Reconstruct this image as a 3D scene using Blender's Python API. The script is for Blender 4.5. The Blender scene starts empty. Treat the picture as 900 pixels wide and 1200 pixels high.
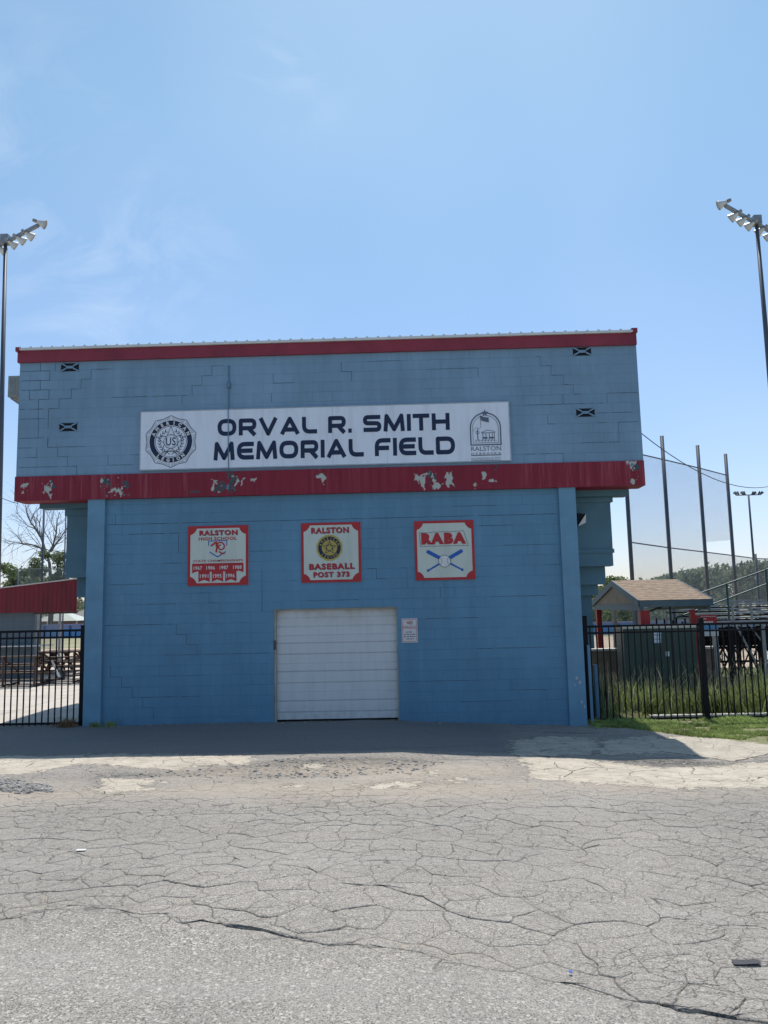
import bpy, math, random
import numpy as np
from math import sin, cos, pi, radians as R, atan2, hypot
random.seed(7); rng = np.random.default_rng(7)
sc = bpy.context.scene; COL = sc.collection

# ------------------------------------------------------------------ camera
CAMZ = 2.3; F = 900.0
PIT, ROL, YAW = R(6.937), R(-1.277), R(-1.235)
fw = np.array([sin(YAW)*cos(PIT), cos(YAW)*cos(PIT), sin(PIT)])
rt0 = np.array([cos(YAW), -sin(YAW), 0.0]); up0 = np.cross(rt0, fw)
rt = rt0*cos(ROL) + up0*sin(ROL); up = -rt0*sin(ROL) + up0*cos(ROL)
cam_d = bpy.data.cameras.new('camera'); cam = bpy.data.objects.new('camera', cam_d); COL.objects.link(cam)
from mathutils import Matrix, Vector
m = Matrix(((rt[0], up[0], -fw[0], 0), (rt[1], up[1], -fw[1], 0), (rt[2], up[2], -fw[2], CAMZ), (0, 0, 0, 1)))
cam.matrix_world = m
cam_d.sensor_fit = 'VERTICAL'; cam_d.sensor_height = 24; cam_d.lens = 24*F/1200
cam_d.clip_start = .05; cam_d.clip_end = 3000
sc.camera = cam

# ------------------------------------------------------------------ light
SUN_EL, SUN_AZ = R(66.8), R(7.5)          # azimuth from +Y towards +X
W = bpy.data.worlds.new('World'); sc.world = W; W.use_nodes = True
SKY_STRENGTH = 0.125
sun_d = bpy.data.lights.new('sun', 'SUN'); sun_d.energy = 4.2; sun_d.angle = R(.53); sun_d.color = (1, .955, .89)
sun = bpy.data.objects.new('sun', sun_d); COL.objects.link(sun)
sd = Vector((sin(SUN_AZ)*cos(SUN_EL), cos(SUN_AZ)*cos(SUN_EL), sin(SUN_EL)))
sun.rotation_euler = sd.to_track_quat('Z', 'Y').to_euler(); sun.location = (0, 0, 30)
vs = sc.view_settings
vs.view_transform = 'Standard'; vs.look = 'None'; vs.gamma = 1; vs.use_curve_mapping = False; vs.exposure = 0.28

# ------------------------------------------------------------------ helpers
def C(h):
    h = h.lstrip('#'); v = [int(h[i:i+2], 16)/255 for i in (0, 2, 4)]
    return tuple((c/12.92 if c <= .04045 else ((c+.055)/1.055)**2.4) for c in v)
def ray(px, py): return rt*(px-450)/F - up*(py-600)/F + fw
def P(px, py, Y):
    d = ray(px, py); t = Y/d[1]; return np.array([d[0]*t, Y, CAMZ + d[2]*t])
def wallz(x): return np.interp(x, [-7, -2.6, -.1, 1.2, 3.2, 6], [.08, .075, .07, .0, -.09, -.10])
def g(x, y):
    r = np.clip((12.6-np.asarray(y, float))/12.6, 0, 1.3)**1.15*.65
    r = np.where(np.asarray(y) < 0, .65 + 0*r, r)
    return wallz(x) + r
def G(px, py, up_=0.0):
    d = ray(px, py); lo, hi = .5, 60.
    for _ in range(50):
        t = (lo+hi)/2; x, y, z = d[0]*t, d[1]*t, CAMZ+d[2]*t
        if z > g(x, y)+up_: lo = t
        else: hi = t
    return np.array([x, y, z])
class Tree_: pass
class NT:
    def __init__(s, tree): s.t = tree; tree.nodes.clear()
    def n(s, ty, props=None, **ins):
        nd = s.t.nodes.new(ty)
        for k, v in (props or {}).items(): setattr(nd, k, v)
        for k, v in ins.items():
            if k[0] == 'i' and k[1:].isdigit(): sock = nd.inputs[int(k[1:])]
            else: sock = nd.inputs[k.replace('_', ' ')]
            if isinstance(v, bpy.types.NodeSocket): s.t.links.new(v, sock)
            elif isinstance(v, bpy.types.Node): s.t.links.new(v.outputs[0], sock)
            else:
                if isinstance(v, (tuple, list)) and len(v) == 3 and sock.type == 'RGBA': v = (*v, 1)
                sock.default_value = v
        return nd
    def math(s, op, a, b=0., clamp=False): return s.n('ShaderNodeMath', dict(operation=op, use_clamp=clamp), i0=a, i1=b).outputs[0]
    def mix(s, f, a, b, mode='MIX'):
        nd = s.n('ShaderNodeMix', dict(data_type='RGBA', blend_type=mode)); 
        for i, v in ((0, f), (6, a), (7, b)):
            sock = nd.inputs[i]
            if isinstance(v, bpy.types.NodeSocket): s.t.links.new(v, sock)
            else: sock.default_value = (*v, 1) if isinstance(v, (tuple, list)) and len(v) == 3 else v
        return nd.outputs[2]
    def noise(s, vec, scale, detail=4, rough=.55, dist=0.):
        return s.n('ShaderNodeTexNoise', None, Vector=vec, Scale=scale, Detail=detail, Roughness=rough, Distortion=dist).outputs[0]
    def rng(s, v, a, b, c=0., d=1.): return s.n('ShaderNodeMapRange', None, Value=v, i1=a, i2=b, i3=c, i4=d).outputs[0]
    def mapping(s, vec, scale=(1, 1, 1), rot=(0, 0, 0), loc=(0, 0, 0)):
        return s.n('ShaderNodeMapping', None, Vector=vec, Scale=scale, Rotation=rot, Location=loc).outputs[0]
    def gpos(s): return s.n('ShaderNodeNewGeometry').outputs[0]
    def bump(s, h, strength=.5, dist=.01, normal=None):
        k = dict(Height=h, Strength=strength, Distance=dist)
        if normal is not None: k['Normal'] = normal
        return s.n('ShaderNodeBump', None, **k).outputs[0]
    def out(s, col, rough=.8, normal=None, metal=0., spec=.3, **kw):
        b = s.n('ShaderNodeBsdfPrincipled', None, Base_Color=col, Roughness=rough, Metallic=metal, **kw)
        b.inputs['Specular IOR Level'].default_value = spec
        if normal is not None: s.t.links.new(normal, b.inputs['Normal'])
        s.n('ShaderNodeOutputMaterial', None, Surface=b.outputs[0]); return b
def mat(name):
    m = bpy.data.materials.new(name); m.use_nodes = True; return m, NT(m.node_tree)
def simple(name, col, rough=.6, metal=0., var=.15, scale=6., spec=.3, bump=0.):
    m, t = mat(name); p = t.n('ShaderNodeTexCoord').outputs['Object']
    nz = t.noise(p, scale, 5, .6); a = tuple(c*(1-var) for c in col); b = tuple(min(1, c*(1+var)) for c in col)
    t.out(t.mix(t.rng(nz, .3, .7), a, b), rough, t.bump(t.noise(p, scale*8, 3), bump, .003) if bump else None, metal, spec)
    return m

class MB:
    def __init__(s): s.v = []; s.f = []; s.mi = []; s.cur = 0
    def add(s, vs_, fs):
        n = len(s.v); s.v += [tuple(map(float, v)) for v in vs_]; s.f += [tuple(i+n for i in f) for f in fs]; s.mi += [s.cur]*len(fs); return s
    def box(s, x0, x1, y0, y1, z0, z1):
        return s.add([(x0,y0,z0),(x1,y0,z0),(x1,y1,z0),(x0,y1,z0),(x0,y0,z1),(x1,y0,z1),(x1,y1,z1),(x0,y1,z1)],
                     [(0,3,2,1),(4,5,6,7),(0,1,5,4),(1,2,6,5),(2,3,7,6),(3,0,4,7)])
    def obox(s, c, ux, uy, uz):
        c, ux, uy, uz = (np.array(a, float) for a in (c, ux, uy, uz))
        vs_ = [c+a*ux+b*uy+d*uz for d in (-1, 1) for a, b in ((-1,-1),(1,-1),(1,1),(-1,1))]
        return s.add(vs_, [(0,3,2,1),(4,5,6,7),(0,1,5,4),(1,2,6,5),(2,3,7,6),(3,0,4,7)])
    def bar(s, p, q, w, h=None):
        h = h or w; p, q = np.array(p, float), np.array(q, float); d = q-p; L = np.linalg.norm(d); d /= L
        u = np.cross(d, (0,0,1)); 
        if np.linalg.norm(u) < .05: u = np.array([1., 0, 0])
        u /= np.linalg.norm(u); v = np.cross(u, d)
        return s.obox((p+q)/2, d*L/2, u*w/2, v*h/2)
    def tube(s, pts, r, n=8, cap=True):
        pts = [np.array(p, float) for p in pts]; rs = r if isinstance(r, (list, tuple)) else [r]*len(pts)
        base = len(s.v); vs_ = []; prev = None
        for i, p in enumerate(pts):
            d = (pts[min(i+1, len(pts)-1)]-pts[max(i-1, 0)]); d /= max(1e-9, np.linalg.norm(d))
            ref = np.array([0, 0, 1.]) if abs(d[2]) < .9 else np.array([1., 0, 0])
            u = np.cross(d, ref) if prev is None else prev-d*np.dot(prev, d); u /= np.linalg.norm(u); v = np.cross(d, u); prev = u
            vs_ += [p+rs[i]*(cos(2*pi*k/n)*u+sin(2*pi*k/n)*v) for k in range(n)]
        fs = [(i*n+k, i*n+(k+1) % n, (i+1)*n+(k+1) % n, (i+1)*n+k) for i in range(len(pts)-1) for k in range(n)]
        if cap: fs += [tuple(range(n))[::-1], tuple((len(pts)-1)*n+k for k in range(n))]
        return s.add(vs_, fs)
    def prism(s, poly, a, b, axis='y'):
        n = len(poly); mk = {'y': lambda p, t: (p[0], t, p[1]), 'x': lambda p, t: (t, p[0], p[1]), 'z': lambda p, t: (p[0], p[1], t)}[axis]
        vs_ = [mk(p, a) for p in poly]+[mk(p, b) for p in poly]
        return s.add(vs_, [tuple(range(n)), tuple(range(2*n-1, n-1, -1))]+[(i, i+n, (i+1) % n+n, (i+1) % n) for i in range(n)])
    def build(s, name, material, parent=None, smooth=False):
        me = bpy.data.meshes.new(name); off = np.zeros(3)
        q = parent
        while q is not None: off += np.array(q.location); q = q.parent
        me.from_pydata([tuple(np.array(v)-off) for v in s.v], [], s.f)
        for mm in (material if isinstance(material, (list, tuple)) else [material]): me.materials.append(mm)
        if max(s.mi, default=0): me.polygons.foreach_set('material_index', s.mi)
        if smooth: me.polygons.foreach_set('use_smooth', [True]*len(me.polygons))
        me.update()
        import bmesh
        bm = bmesh.new(); bm.from_mesh(me); bmesh.ops.recalc_face_normals(bm, faces=bm.faces); bm.to_mesh(me); bm.free()
        o = bpy.data.objects.new(name, me); COL.objects.link(o); o.parent = parent
        return o
def raw(name, V_, F_, material, parent=None):
    me = bpy.data.meshes.new(name); me.vertices.add(len(V_)); me.vertices.foreach_set('co', np.asarray(V_, np.float32).ravel())
    F_ = np.asarray(F_); k = F_.shape[1]
    me.loops.add(F_.size); me.loops.foreach_set('vertex_index', F_.ravel().astype(np.int32))
    me.polygons.add(len(F_)); me.polygons.foreach_set('loop_start', np.arange(0, F_.size, k, dtype=np.int32))
    me.polygons.foreach_set('loop_total', np.full(len(F_), k, np.int32)); me.update(calc_edges=True)
    for mm in (material if isinstance(material, (list, tuple)) else [material]): me.materials.append(mm)
    o = bpy.data.objects.new(name, me); COL.objects.link(o); o.parent = parent; return o
def empty(name, loc): o = bpy.data.objects.new(name, None); COL.objects.link(o); o.location = [float(a) for a in loc]; o.empty_display_size = .2; return o
def tag(o, label=None, cat=None, group=None, kind=None):
    for k, v in (('label', label), ('category', cat), ('group', group), ('kind', kind)):
        if v: o[k] = v
    return o
def thing(name, loc, label, cat, group=None): return tag(empty(name, loc), label, cat, group)
def kids(o): return [c for c in bpy.data.objects if c.parent == o]
def copy_tree(o, parent=None):
    c = o.copy(); COL.objects.link(c); c.parent = parent
    for ch in kids(o): copy_tree(ch, c)
    return c

# value noise in numpy
_tab = rng.random((256, 256))
def vnoise(x, y, oct_=4):
    tot = 0; amp = 1; s = 0; x = np.asarray(x, float); y = np.asarray(y, float)
    for o in range(oct_):
        xi = np.floor(x).astype(int); yi = np.floor(y).astype(int); fx = x-xi; fy = y-yi
        fx = fx*fx*(3-2*fx); fy = fy*fy*(3-2*fy)
        a = _tab[xi % 256, yi % 256]; b = _tab[(xi+1) % 256, yi % 256]; c = _tab[xi % 256, (yi+1) % 256]; d = _tab[(xi+1) % 256, (yi+1) % 256]
        tot = tot+amp*((a*(1-fx)+b*fx)*(1-fy)+(c*(1-fx)+d*fx)*fy); s += amp; amp *= .5; x = x*2.03+17.3; y = y*2.03+5.1
    return tot/s

# ------------------------------------------------------------------ world
t = NT(W.node_tree)
sky = t.n('ShaderNodeTexSky', dict(sky_type='NISHITA', sun_disc=False, sun_elevation=SUN_EL, sun_rotation=SUN_AZ, altitude=200, air_density=1.0, dust_density=.75, ozone_density=1.0))
dirv = t.n('ShaderNodeTexCoord').outputs['Generated']
sp = t.n('ShaderNodeSeparateXYZ', None, Vector=dirv)
mp = t.mapping(dirv, scale=(2.2, 5.0, 4.6), rot=(0, R(48), R(20)))
wisp = t.noise(mp, 2.3, 7, .62, .9)
big = t.noise(dirv, 2.6, 2, .5)
# cirrus kept to the left part of the sky, thin strands
def blob(cx, cy, cz, r0, r1):
    d = t.n('ShaderNodeVectorMath', dict(operation='DISTANCE'), i0=dirv, i1=(cx, cy, cz)).outputs['Value']
    return t.rng(d, r1, r0)
def vdir(px, py): v = ray(px, py); return tuple(v/np.linalg.norm(v))
a = t.math('MAXIMUM', blob(*vdir(120, 330), .0, .20), t.math('MULTIPLY', blob(*vdir(15, 170), .0, .17), .9))
a = t.math('MAXIMUM', a, t.math('MULTIPLY', blob(*vdir(338, 78), .0, .09), .8))
cl = t.math('MULTIPLY', t.math('MULTIPLY', t.rng(wisp, .46, .80), a), .32, True)
veil = t.math('MULTIPLY', t.rng(big, .35, .75), .10)
cl = t.math('ADD', cl, veil, True)
tint = t.mix(t.rng(sp.outputs[2], .06, .55), (.84, .84, .99), (.91, 1.12, 1.08))
skyb = t.mix(1., sky.outputs[0], tint, 'MULTIPLY')
skyc = t.mix(cl, skyb, (6.6, 7.3, 7.9))
bg = t.n('ShaderNodeBackground', None, Color=skyc, Strength=SKY_STRENGTH)
t.n('ShaderNodeOutputWorld', None, Surface=bg.outputs[0])

# ------------------------------------------------------------------ materials
def wall_mat(name, c, joint=.35, bx=0.0, teal=0.):
    m, t = mat(name); p = t.gpos(); s = t.n('ShaderNodeSeparateXYZ', None, Vector=p)
    v = t.n('ShaderNodeCombineXYZ', None, X=t.math('ADD', s.outputs[0], t.math('MULTIPLY', s.outputs[1], 1.0)), Y=s.outputs[2], Z=0.).outputs[0]
    wob = t.n('ShaderNodeTexNoise', None, Vector=v, Scale=9., Detail=2.)
    vw = t.mix(.006, v, wob.outputs[1], 'ADD')
    br = t.n('ShaderNodeTexBrick', dict(offset=.5), Vector=vw, Color1=(1, 1, 1), Color2=(.86, .86, .86), Mortar=(0, 0, 0), Scale=1., Mortar_Size=.006, Mortar_Smooth=.25, Brick_Width=.405, Row_Height=.2025)
    jf = br.outputs['Fac']
    vis = t.rng(t.noise(p, .9, 3, .6), .44, .66)
    jv = t.math('MULTIPLY', jf, t.math('ADD', t.math('MULTIPLY', vis, joint*.9), joint*.26))
    n1 = t.noise(p, .55, 5, .6); n2 = t.noise(t.mapping(p, (3., 3., .35)), 1.6, 5, .65); n3 = t.noise(p, 38, 4, .7)
    col = t.mix(t.rng(n1, .3, .72), tuple(x*.86 for x in c), tuple(min(1, x*1.10) for x in c))
    col = t.mix(t.math('MULTIPLY', t.rng(n2, .52, .74), .30), col, tuple(x*1.25+.03 for x in c))
    col = t.mix(t.math('MULTIPLY', t.rng(n2, .46, .28), .30), col, tuple(x*.66 for x in c))
    col = t.mix(t.math('MULTIPLY', t.rng(n3, .60, .80), .18), col, tuple(x*.6 for x in c))
    bc = t.mix(.45, (1, 1, 1), br.outputs['Color']); 
    vb = t.math('MULTIPLY', t.math('SUBTRACT', 1., jf), 1.)
    col = t.mix(t.math('MULTIPLY', vb, .22), col, t.mix(1., col, br.outputs['Color'], 'MULTIPLY'))
    # dirt splash near the ground
    dz = t.math('MULTIPLY', t.rng(s.outputs[2], .55, -.1), t.rng(t.noise(p, 5, 5, .7), .35, .75))
    col = t.mix(t.math('MULTIPLY', dz, .45), col, tuple(x*.5 for x in c))
    col = t.mix(jv, col, tuple(x*.36 for x in c))
    h = t.math('SUBTRACT', t.math('MULTIPLY', t.noise(p, 60, 4, .7), .35), t.math('MULTIPLY', jf, .8))
    t.out(col, .62, t.bump(h, .55, .006), spec=.35); return m
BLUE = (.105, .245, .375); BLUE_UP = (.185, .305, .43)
M = {}
M['wall_low'] = wall_mat('blue painted block', BLUE, .26)
M['wall_up'] = wall_mat('pale blue painted block', BLUE_UP, .28)  # paler, greyer blue than the lower wall
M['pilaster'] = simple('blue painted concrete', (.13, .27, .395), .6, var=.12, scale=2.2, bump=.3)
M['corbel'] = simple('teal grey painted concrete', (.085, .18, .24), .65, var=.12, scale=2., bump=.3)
M['conduit'] = simple('painted conduit', (.12, .23, .33), .5)
M['redflat'] = simple('red sheet metal', (.24, .032, .055), .45, var=.2, scale=1.5)
M['redpost'] = simple('red painted timber', (.30, .022, .028), .5, var=.15, scale=3)
M['whitemetal'] = simple('white roof metal', (.62, .64, .64), .4, var=.1, scale=3)
M['black'] = simple('black powder coat', (.006, .006, .010), .55, var=.2, scale=3, spec=.18)
M['dark'] = simple('matt dark', (.012, .014, .02), .9)
M['joint'] = simple('open mortar joint', (.06, .10, .14), .9)
M['joint_soft'] = simple('weathered mortar joint', (.07, .125, .175), .9)
M['steel'] = simple('galvanised steel', (.24, .26, .28), .45, .5, .2, 4)
M['pole'] = simple('dark pole paint', (.07, .085, .11), .5, .2, .15, 1)
M['alu'] = simple('weathered aluminium', (.46, .47, .48), .42, .6, .15, 3)
M['alu_pale'] = simple('pale aluminium shroud', (.58, .58, .57), .38, .3, .12, 3)
M['navy'] = simple('navy vinyl', (.010, .022, .065), .45, var=.1, scale=4)
M['grey_ink'] = simple('grey blue ink', (.10, .13, .19), .5, var=.1)
M['red_ink'] = simple('red vinyl', (.40, .028, .035), .5, var=.12, scale=3)
M['blue_ink'] = simple('bright blue vinyl', (.02, .11, .42), .5, var=.1)
M['yellow'] = simple('dull gold vinyl', (.42, .34, .08), .5, var=.1)
M['white_ink'] = simple('white vinyl', (.62, .64, .64), .5, var=.05)
M['green_ink'] = simple('dark green ink', (.02, .12, .07), .5)
M['weedstem'] = simple('dry weed', (.2, .12, .06), .9)
M['brownwood'] = simple('brown stained timber', (.085, .05, .035), .75, var=.25, scale=6)
M['oldwood'] = simple('weathered plank', (.11, .08, .06), .8, var=.25, scale=7)
M['teal'] = simple('dark teal painted rail', (.03, .085, .085), .45, var=.15, scale=2)
M['cabinet'] = simple('dark green enamel', (.045, .08, .072), .5, var=.2, scale=1.5)
M['beige'] = simple('beige gable board', (.23, .185, .145), .8, var=.12, scale=3)
M['trim'] = simple('blue grey trim', (.07, .115, .145), .6)
M['tent'] = simple('white tent canvas', (.42, .46, .42), .8)
M['wire'] = simple('black cable', (.03, .035, .045), .6)
M['lowwall'] = simple('brown block', (.21, .16, .13), .9, var=.25, scale=5, bump=.4)
M['bark'] = simple('grey bark', (.13, .11, .095), .95, var=.25, scale=9, bump=.5)
M['deadbark'] = simple('bare branch bark', (.15, .135, .13), .95, var=.2, scale=9)
def sign_white(name, c):
    m, t = mat(name); p = t.gpos()
    col = t.mix(t.rng(t.noise(t.mapping(p, (2., 2., .3)), 2.2, 5, .65), .45, .8), c, tuple(x*.80 for x in c))
    t.out(col, .42, spec=.4); return m
M['board'] = sign_white('white sign panel', (.69, .755, .86)); M['board2'] = sign_white('off white sign panel', (.53, .59, .54))
def door_mat():
    m, t = mat('white garage door'); p = t.gpos(); s = t.n('ShaderNodeSeparateXYZ', None, Vector=p)
    st = t.noise(t.mapping(p, (4, 4, .4)), 2.5, 5, .65); c = (.58, .61, .63)
    col = t.mix(t.math('MULTIPLY', t.rng(st, .45, .75), .35), c, (.42, .43, .42))
    top = t.math('MULTIPLY', t.rng(s.outputs[2], 1.85, 2.25), t.rng(t.noise(p, 3, 4), .3, .7))
    col = t.mix(t.math('MULTIPLY', top, .7), col, (.34, .29, .17))
    bot = t.math('MULTIPLY', t.rng(s.outputs[2], .45, .05), t.rng(t.noise(p, 7, 5, .7), .4, .7))
    col = t.mix(t.math('MULTIPLY', bot, .5), col, (.22, .22, .2))
    wr = t.noise(t.mapping(p, (1, 1, 30)), 2, 2)
    t.out(col, .45, t.bump(wr, .15, .004), spec=.35); return m
M['door'] = door_mat()
def ribbed(name, c, axis=0, freq=7., depth=.6, streak=.25):
    m, t = mat(name); p = t.gpos(); s = t.n('ShaderNodeSeparateXYZ', None, Vector=p)
    w = t.math('SINE', t.math('MULTIPLY', s.outputs[axis], freq*2*pi))
    w2 = t.rng(w, -.2, .5)
    nz = t.noise(t.mapping(p, (1.5, 1.5, .3)), 2, 4)
    col = t.mix(t.rng(nz, .3, .7), tuple(x*(1-streak) for x in c), tuple(x*(1+streak) for x in c))
    t.out(col, .45, t.bump(w2, depth, .02), spec=.35); return m
M['redrib'] = ribbed('red corrugated panel', (.16, .008, .018), 0, 6.2)
M['greywall'] = wall_mat('slate painted block', (.115, .15, .175), .35)
def bluefence():
    m, t = mat('blue outfield panel'); p = t.gpos(); s = t.n('ShaderNodeSeparateXYZ', None, Vector=p)
    col = t.mix(t.rng(s.outputs[2], .72, .80), (.09, .25, .52), (.20, .22, .42))
    k = t.rng(t.math('SINE', t.math('MULTIPLY', s.outputs[0], 2.5)), .9, 1.)
    t.out(t.mix(k, col, (.03, .08, .2)), .7); return m
M['bluefence'] = bluefence()
def shingle():
    m, t = mat('brown shingles'); p = t.gpos(); s = t.n('ShaderNodeSeparateXYZ', None, Vector=p)
    v = t.n('ShaderNodeCombineXYZ', None, X=s.outputs[0], Y=t.math('MULTIPLY', s.outputs[2], 3.1), Z=0.).outputs[0]
    st = t.noise(t.mapping(v, (5., 26., 1.)), 1., 4, .6); st2 = t.noise(t.mapping(v, (11., 34., 1.), loc=(3, 7, 0)), 1., 2, .5)
    row = t.math('FRACT', t.math('DIVIDE', t.n('ShaderNodeSeparateXYZ', None, Vector=v).outputs[1], .15))
    cc = t.mix(t.rng(st, .35, .65), (.14, .095, .07), (.36, .27, .19)); cc = t.mix(t.rng(st2, .55, .75, 0, .7), cc, (.11, .075, .055))
    cc = t.mix(t.rng(row, .30, .08, 0, .85), cc, (.07, .05, .04))
    t.out(cc, .9, t.bump(row, .4, .01)); return m
M['shingle'] = shingle()
def mesh_alpha(name, c, cell, wire, dens=None):
    m, t = mat(name); p = t.gpos(); s = t.n('ShaderNodeSeparateXYZ', None, Vector=p)
    a = t.math('ADD', s.outputs[0], s.outputs[2]); b = t.math('SUBTRACT', s.outputs[0], s.outputs[2])
    def line(q): return t.math('LESS_THAN', t.math('FRACT', t.math('ABSOLUTE', t.math('DIVIDE', q, cell))), wire/cell)
    f = t.math('MAXIMUM', line(a), line(b))
    if dens is not None: f = t.math('MULTIPLY', f, 1.) if dens == 1 else t.math('MULTIPLY', t.rng(t.noise(p, .6, 3), .2, .8, dens*.7, dens*1.3), 1.)
    d = t.n('ShaderNodeBsdfDiffuse', None, Color=(*c, 1)); tr = t.n('ShaderNodeBsdfTransparent')
    mx = t.n('ShaderNodeMixShader', None, i0=f, i1=tr.outputs[0], i2=d.outputs[0]); t.n('ShaderNodeOutputMaterial', None, Surface=mx.outputs[0]); return m
M['chain'] = mesh_alpha('chain link', (.2, .23, .24), .07, .011)
M['net'] = mesh_alpha('backstop netting', (.34, .37, .40), .05, .0085)
def leaf(name, c, var=.5):
    m, t = mat(name); p = t.gpos(); nz = t.noise(p, .8, 4, .7); n2 = t.noise(p, 7, 2)
    col = t.mix(t.rng(nz, .35, .65), tuple(x*(1-var) for x in c), tuple(x*(1+var) for x in c))
    col = t.mix(t.rng(n2, .5, .8), col, tuple(x*1.4+.01 for x in c))
    d = t.n('ShaderNodeBsdfDiffuse', None, Color=col); tl = t.n('ShaderNodeBsdfTranslucent', None, Color=col)
    mx = t.n('ShaderNodeMixShader', None, i0=.45, i1=d.outputs[0], i2=tl.outputs[0]); t.n('ShaderNodeOutputMaterial', None, Surface=mx.outputs[0]); return m
M['leaf'] = leaf('tree leaves', (.17, .205, .10)); M['leaf_far'] = leaf('far tree leaves', (.17, .205, .13), .35)
M['grass'] = leaf('grass blades', (.30, .37, .13), .4); M['weed'] = leaf('tall weeds', (.19, .23, .09), .9)

def paving(slab=False):
    """Attributes: zone.r concrete, zone.g sand, zone.b crumbled asphalt, zone.a coarse near asphalt; zone2.r grass soil, .g darker band along the wall"""
    m, t = mat('slab asphalt' if slab else 'pavement'); p = t.gpos()
    za = t.n('ShaderNodeAttribute', dict(attribute_name='zone')); z1 = t.n('ShaderNodeSeparateColor', None, Color=za.outputs['Color'])
    zb = t.n('ShaderNodeAttribute', dict(attribute_name='zone2')); z2 = t.n('ShaderNodeSeparateColor', None, Color=zb.outputs['Color'])
    conc, sand, crum = z1.outputs[0], z1.outputs[1], z1.outputs[2]; coarse, soil, dark = z2.outputs[0], z2.outputs[1], z2.outputs[2]
    edge = t.noise(p, 7., 6, .7); edge2 = t.noise(p, 2.2, 5, .65)
    def cut(mask, wid=.05, amp=.9):
        q = t.math('ADD', mask, t.math('MULTIPLY', t.math('SUBTRACT', edge, .5), amp)); return t.rng(q, .5-wid, .5+wid)
    # asphalt aggregate
    vo = t.n('ShaderNodeTexVoronoi', dict(feature='F1'), Vector=p, Scale=72.); cell = t.n('ShaderNodeSeparateColor', None, Color=vo.outputs['Color']).outputs[0]
    vo2 = t.n('ShaderNodeTexVoronoi', dict(feature='F1'), Vector=p, Scale=140.); cell2 = t.n('ShaderNodeSeparateColor', None, Color=vo2.outputs['Color']).outputs[1]
    fine = t.noise(p, 110, 5, .75)
    base = t.mix(t.rng(fine, .41, .59), (.155, .141, .125), (.415, .378, .335))
    mid = t.noise(p, 34, 5, .8); base = t.mix(t.rng(mid, .56, .70, 0, .55), base, (.50, .465, .42)); base = t.mix(t.rng(mid, .46, .34, 0, .55), base, (.095, .088, .082))
    base = t.mix(t.math('MULTIPLY', t.rng(cell, .80, .97), t.math('ADD', .34, t.math('MULTIPLY', coarse, .38))), base, (.62, .58, .52))
    base = t.mix(t.math('MULTIPLY', t.rng(cell2, .26, .04), t.math('ADD', .6, t.math('MULTIPLY', coarse, .35))), base, (.055, .055, .058))
    base = t.mix(t.math('MULTIPLY', t.rng(cell2, .78, .98), .35), base, (.46, .42, .37))
    mott = t.noise(p, .42, 6, .62); base = t.mix(t.rng(mott, .36, .68, .0, .5), base, (.21, .195, .18), 'MIX')
    mott2 = t.noise(t.mapping(p, (.35, 1.6, 1)), 1.0, 5, .6); base = t.mix(t.rng(mott2, .5, .75, .0, .35), base, (.36, .345, .32))
    # crackle
    wv = t.n('ShaderNodeTexNoise', None, Vector=p, Scale=2.6, Detail=5., Roughness=.65)
    pw = t.mix(.24, p, wv.outputs[1], 'ADD')
    wv2 = t.n('ShaderNodeTexNoise', None, Vector=p, Scale=22., Detail=3.)
    pw = t.mix(.018, pw, wv2.outputs[1], 'ADD')
    def crack(scale, w, sc_=(1, 1, 1)):
        v = t.n('ShaderNodeTexVoronoi', dict(feature='DISTANCE_TO_EDGE'), Vector=t.mapping(pw, sc_), Scale=scale).outputs['Distance']
        return v, t.rng(v, w, w*.25)
    d1, c1 = crack(1.3, .0055, (.85, 1.15, .05)); d2, c2 = crack(3.4, .0105, (.8, 1.25, .05)); d3, c3 = crack(8.0, .020, (.8, 1.25, .05))
    pres1 = t.rng(t.noise(p, .7, 3), .36, .50); pres2 = t.rng(t.noise(p, .55, 4), .38, .54); pres3 = t.rng(t.noise(p, .8, 4), .46, .58)
    if slab: pres2 = t.math('MULTIPLY', pres2, .55); pres1 = t.math('MULTIPLY', pres1, .2)
    ca = t.math('MULTIPLY', c1, t.math('ADD', .0 if slab else .3, t.math('MULTIPLY', pres1, .7))); cb = t.math('MULTIPLY', c2, pres2); cc = t.math('MULTIPLY', c3, t.math('MULTIPLY', pres3, .7))
    cr = t.math('MAXIMUM', ca, t.math('MAXIMUM', cb, cc))
    lessn = t.math('SUBTRACT', 1., t.math('MULTIPLY', t.math('MAXIMUM', coarse, dark), .80))
    cr_a = t.math('MULTIPLY', cr, lessn)
    asph = t.mix(t.math('MULTIPLY', dark, .60), base, (.13, .133, .14))
    halo = t.math('MULTIPLY', t.math('MULTIPLY', t.rng(d1, .03, .0), .15), lessn)
    asph = t.mix(halo, asph, (.33, .29, .24))
    asph = t.mix(t.math('MULTIPLY', cr_a, .85), asph, (.065, .058, .05))
    # concrete
    cn = t.noise(p, 3.2, 6, .65); con = t.mix(t.rng(cn, .3, .7), (.37, .325, .265), (.54, .48, .395))
    con = t.mix(t.math('MULTIPLY', t.rng(fine, .55, .8), .5), con, (.26, .23, .19))
    dk, ck0 = crack(1.5, .010, (.9, 1.2, .05)); dk2, ck2 = crack(4.2, .016, (.8, 1.2, .05)); ck = t.math('MAXIMUM', ck0, t.math('MULTIPLY', ck2, t.rng(t.noise(p, .9, 3), .45, .55))); con = t.mix(t.math('MULTIPLY', ck, .8), con, (.09, .075, .06))
    con = t.mix(t.math('MULTIPLY', dark, .6), con, (.2, .195, .18))
    # crumbled asphalt
    rb = t.n('ShaderNodeTexVoronoi', dict(feature='F1'), Vector=pw, Scale=24.); rbc = t.n('ShaderNodeSeparateColor', None, Color=rb.outputs['Color']).outputs[2]
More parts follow.
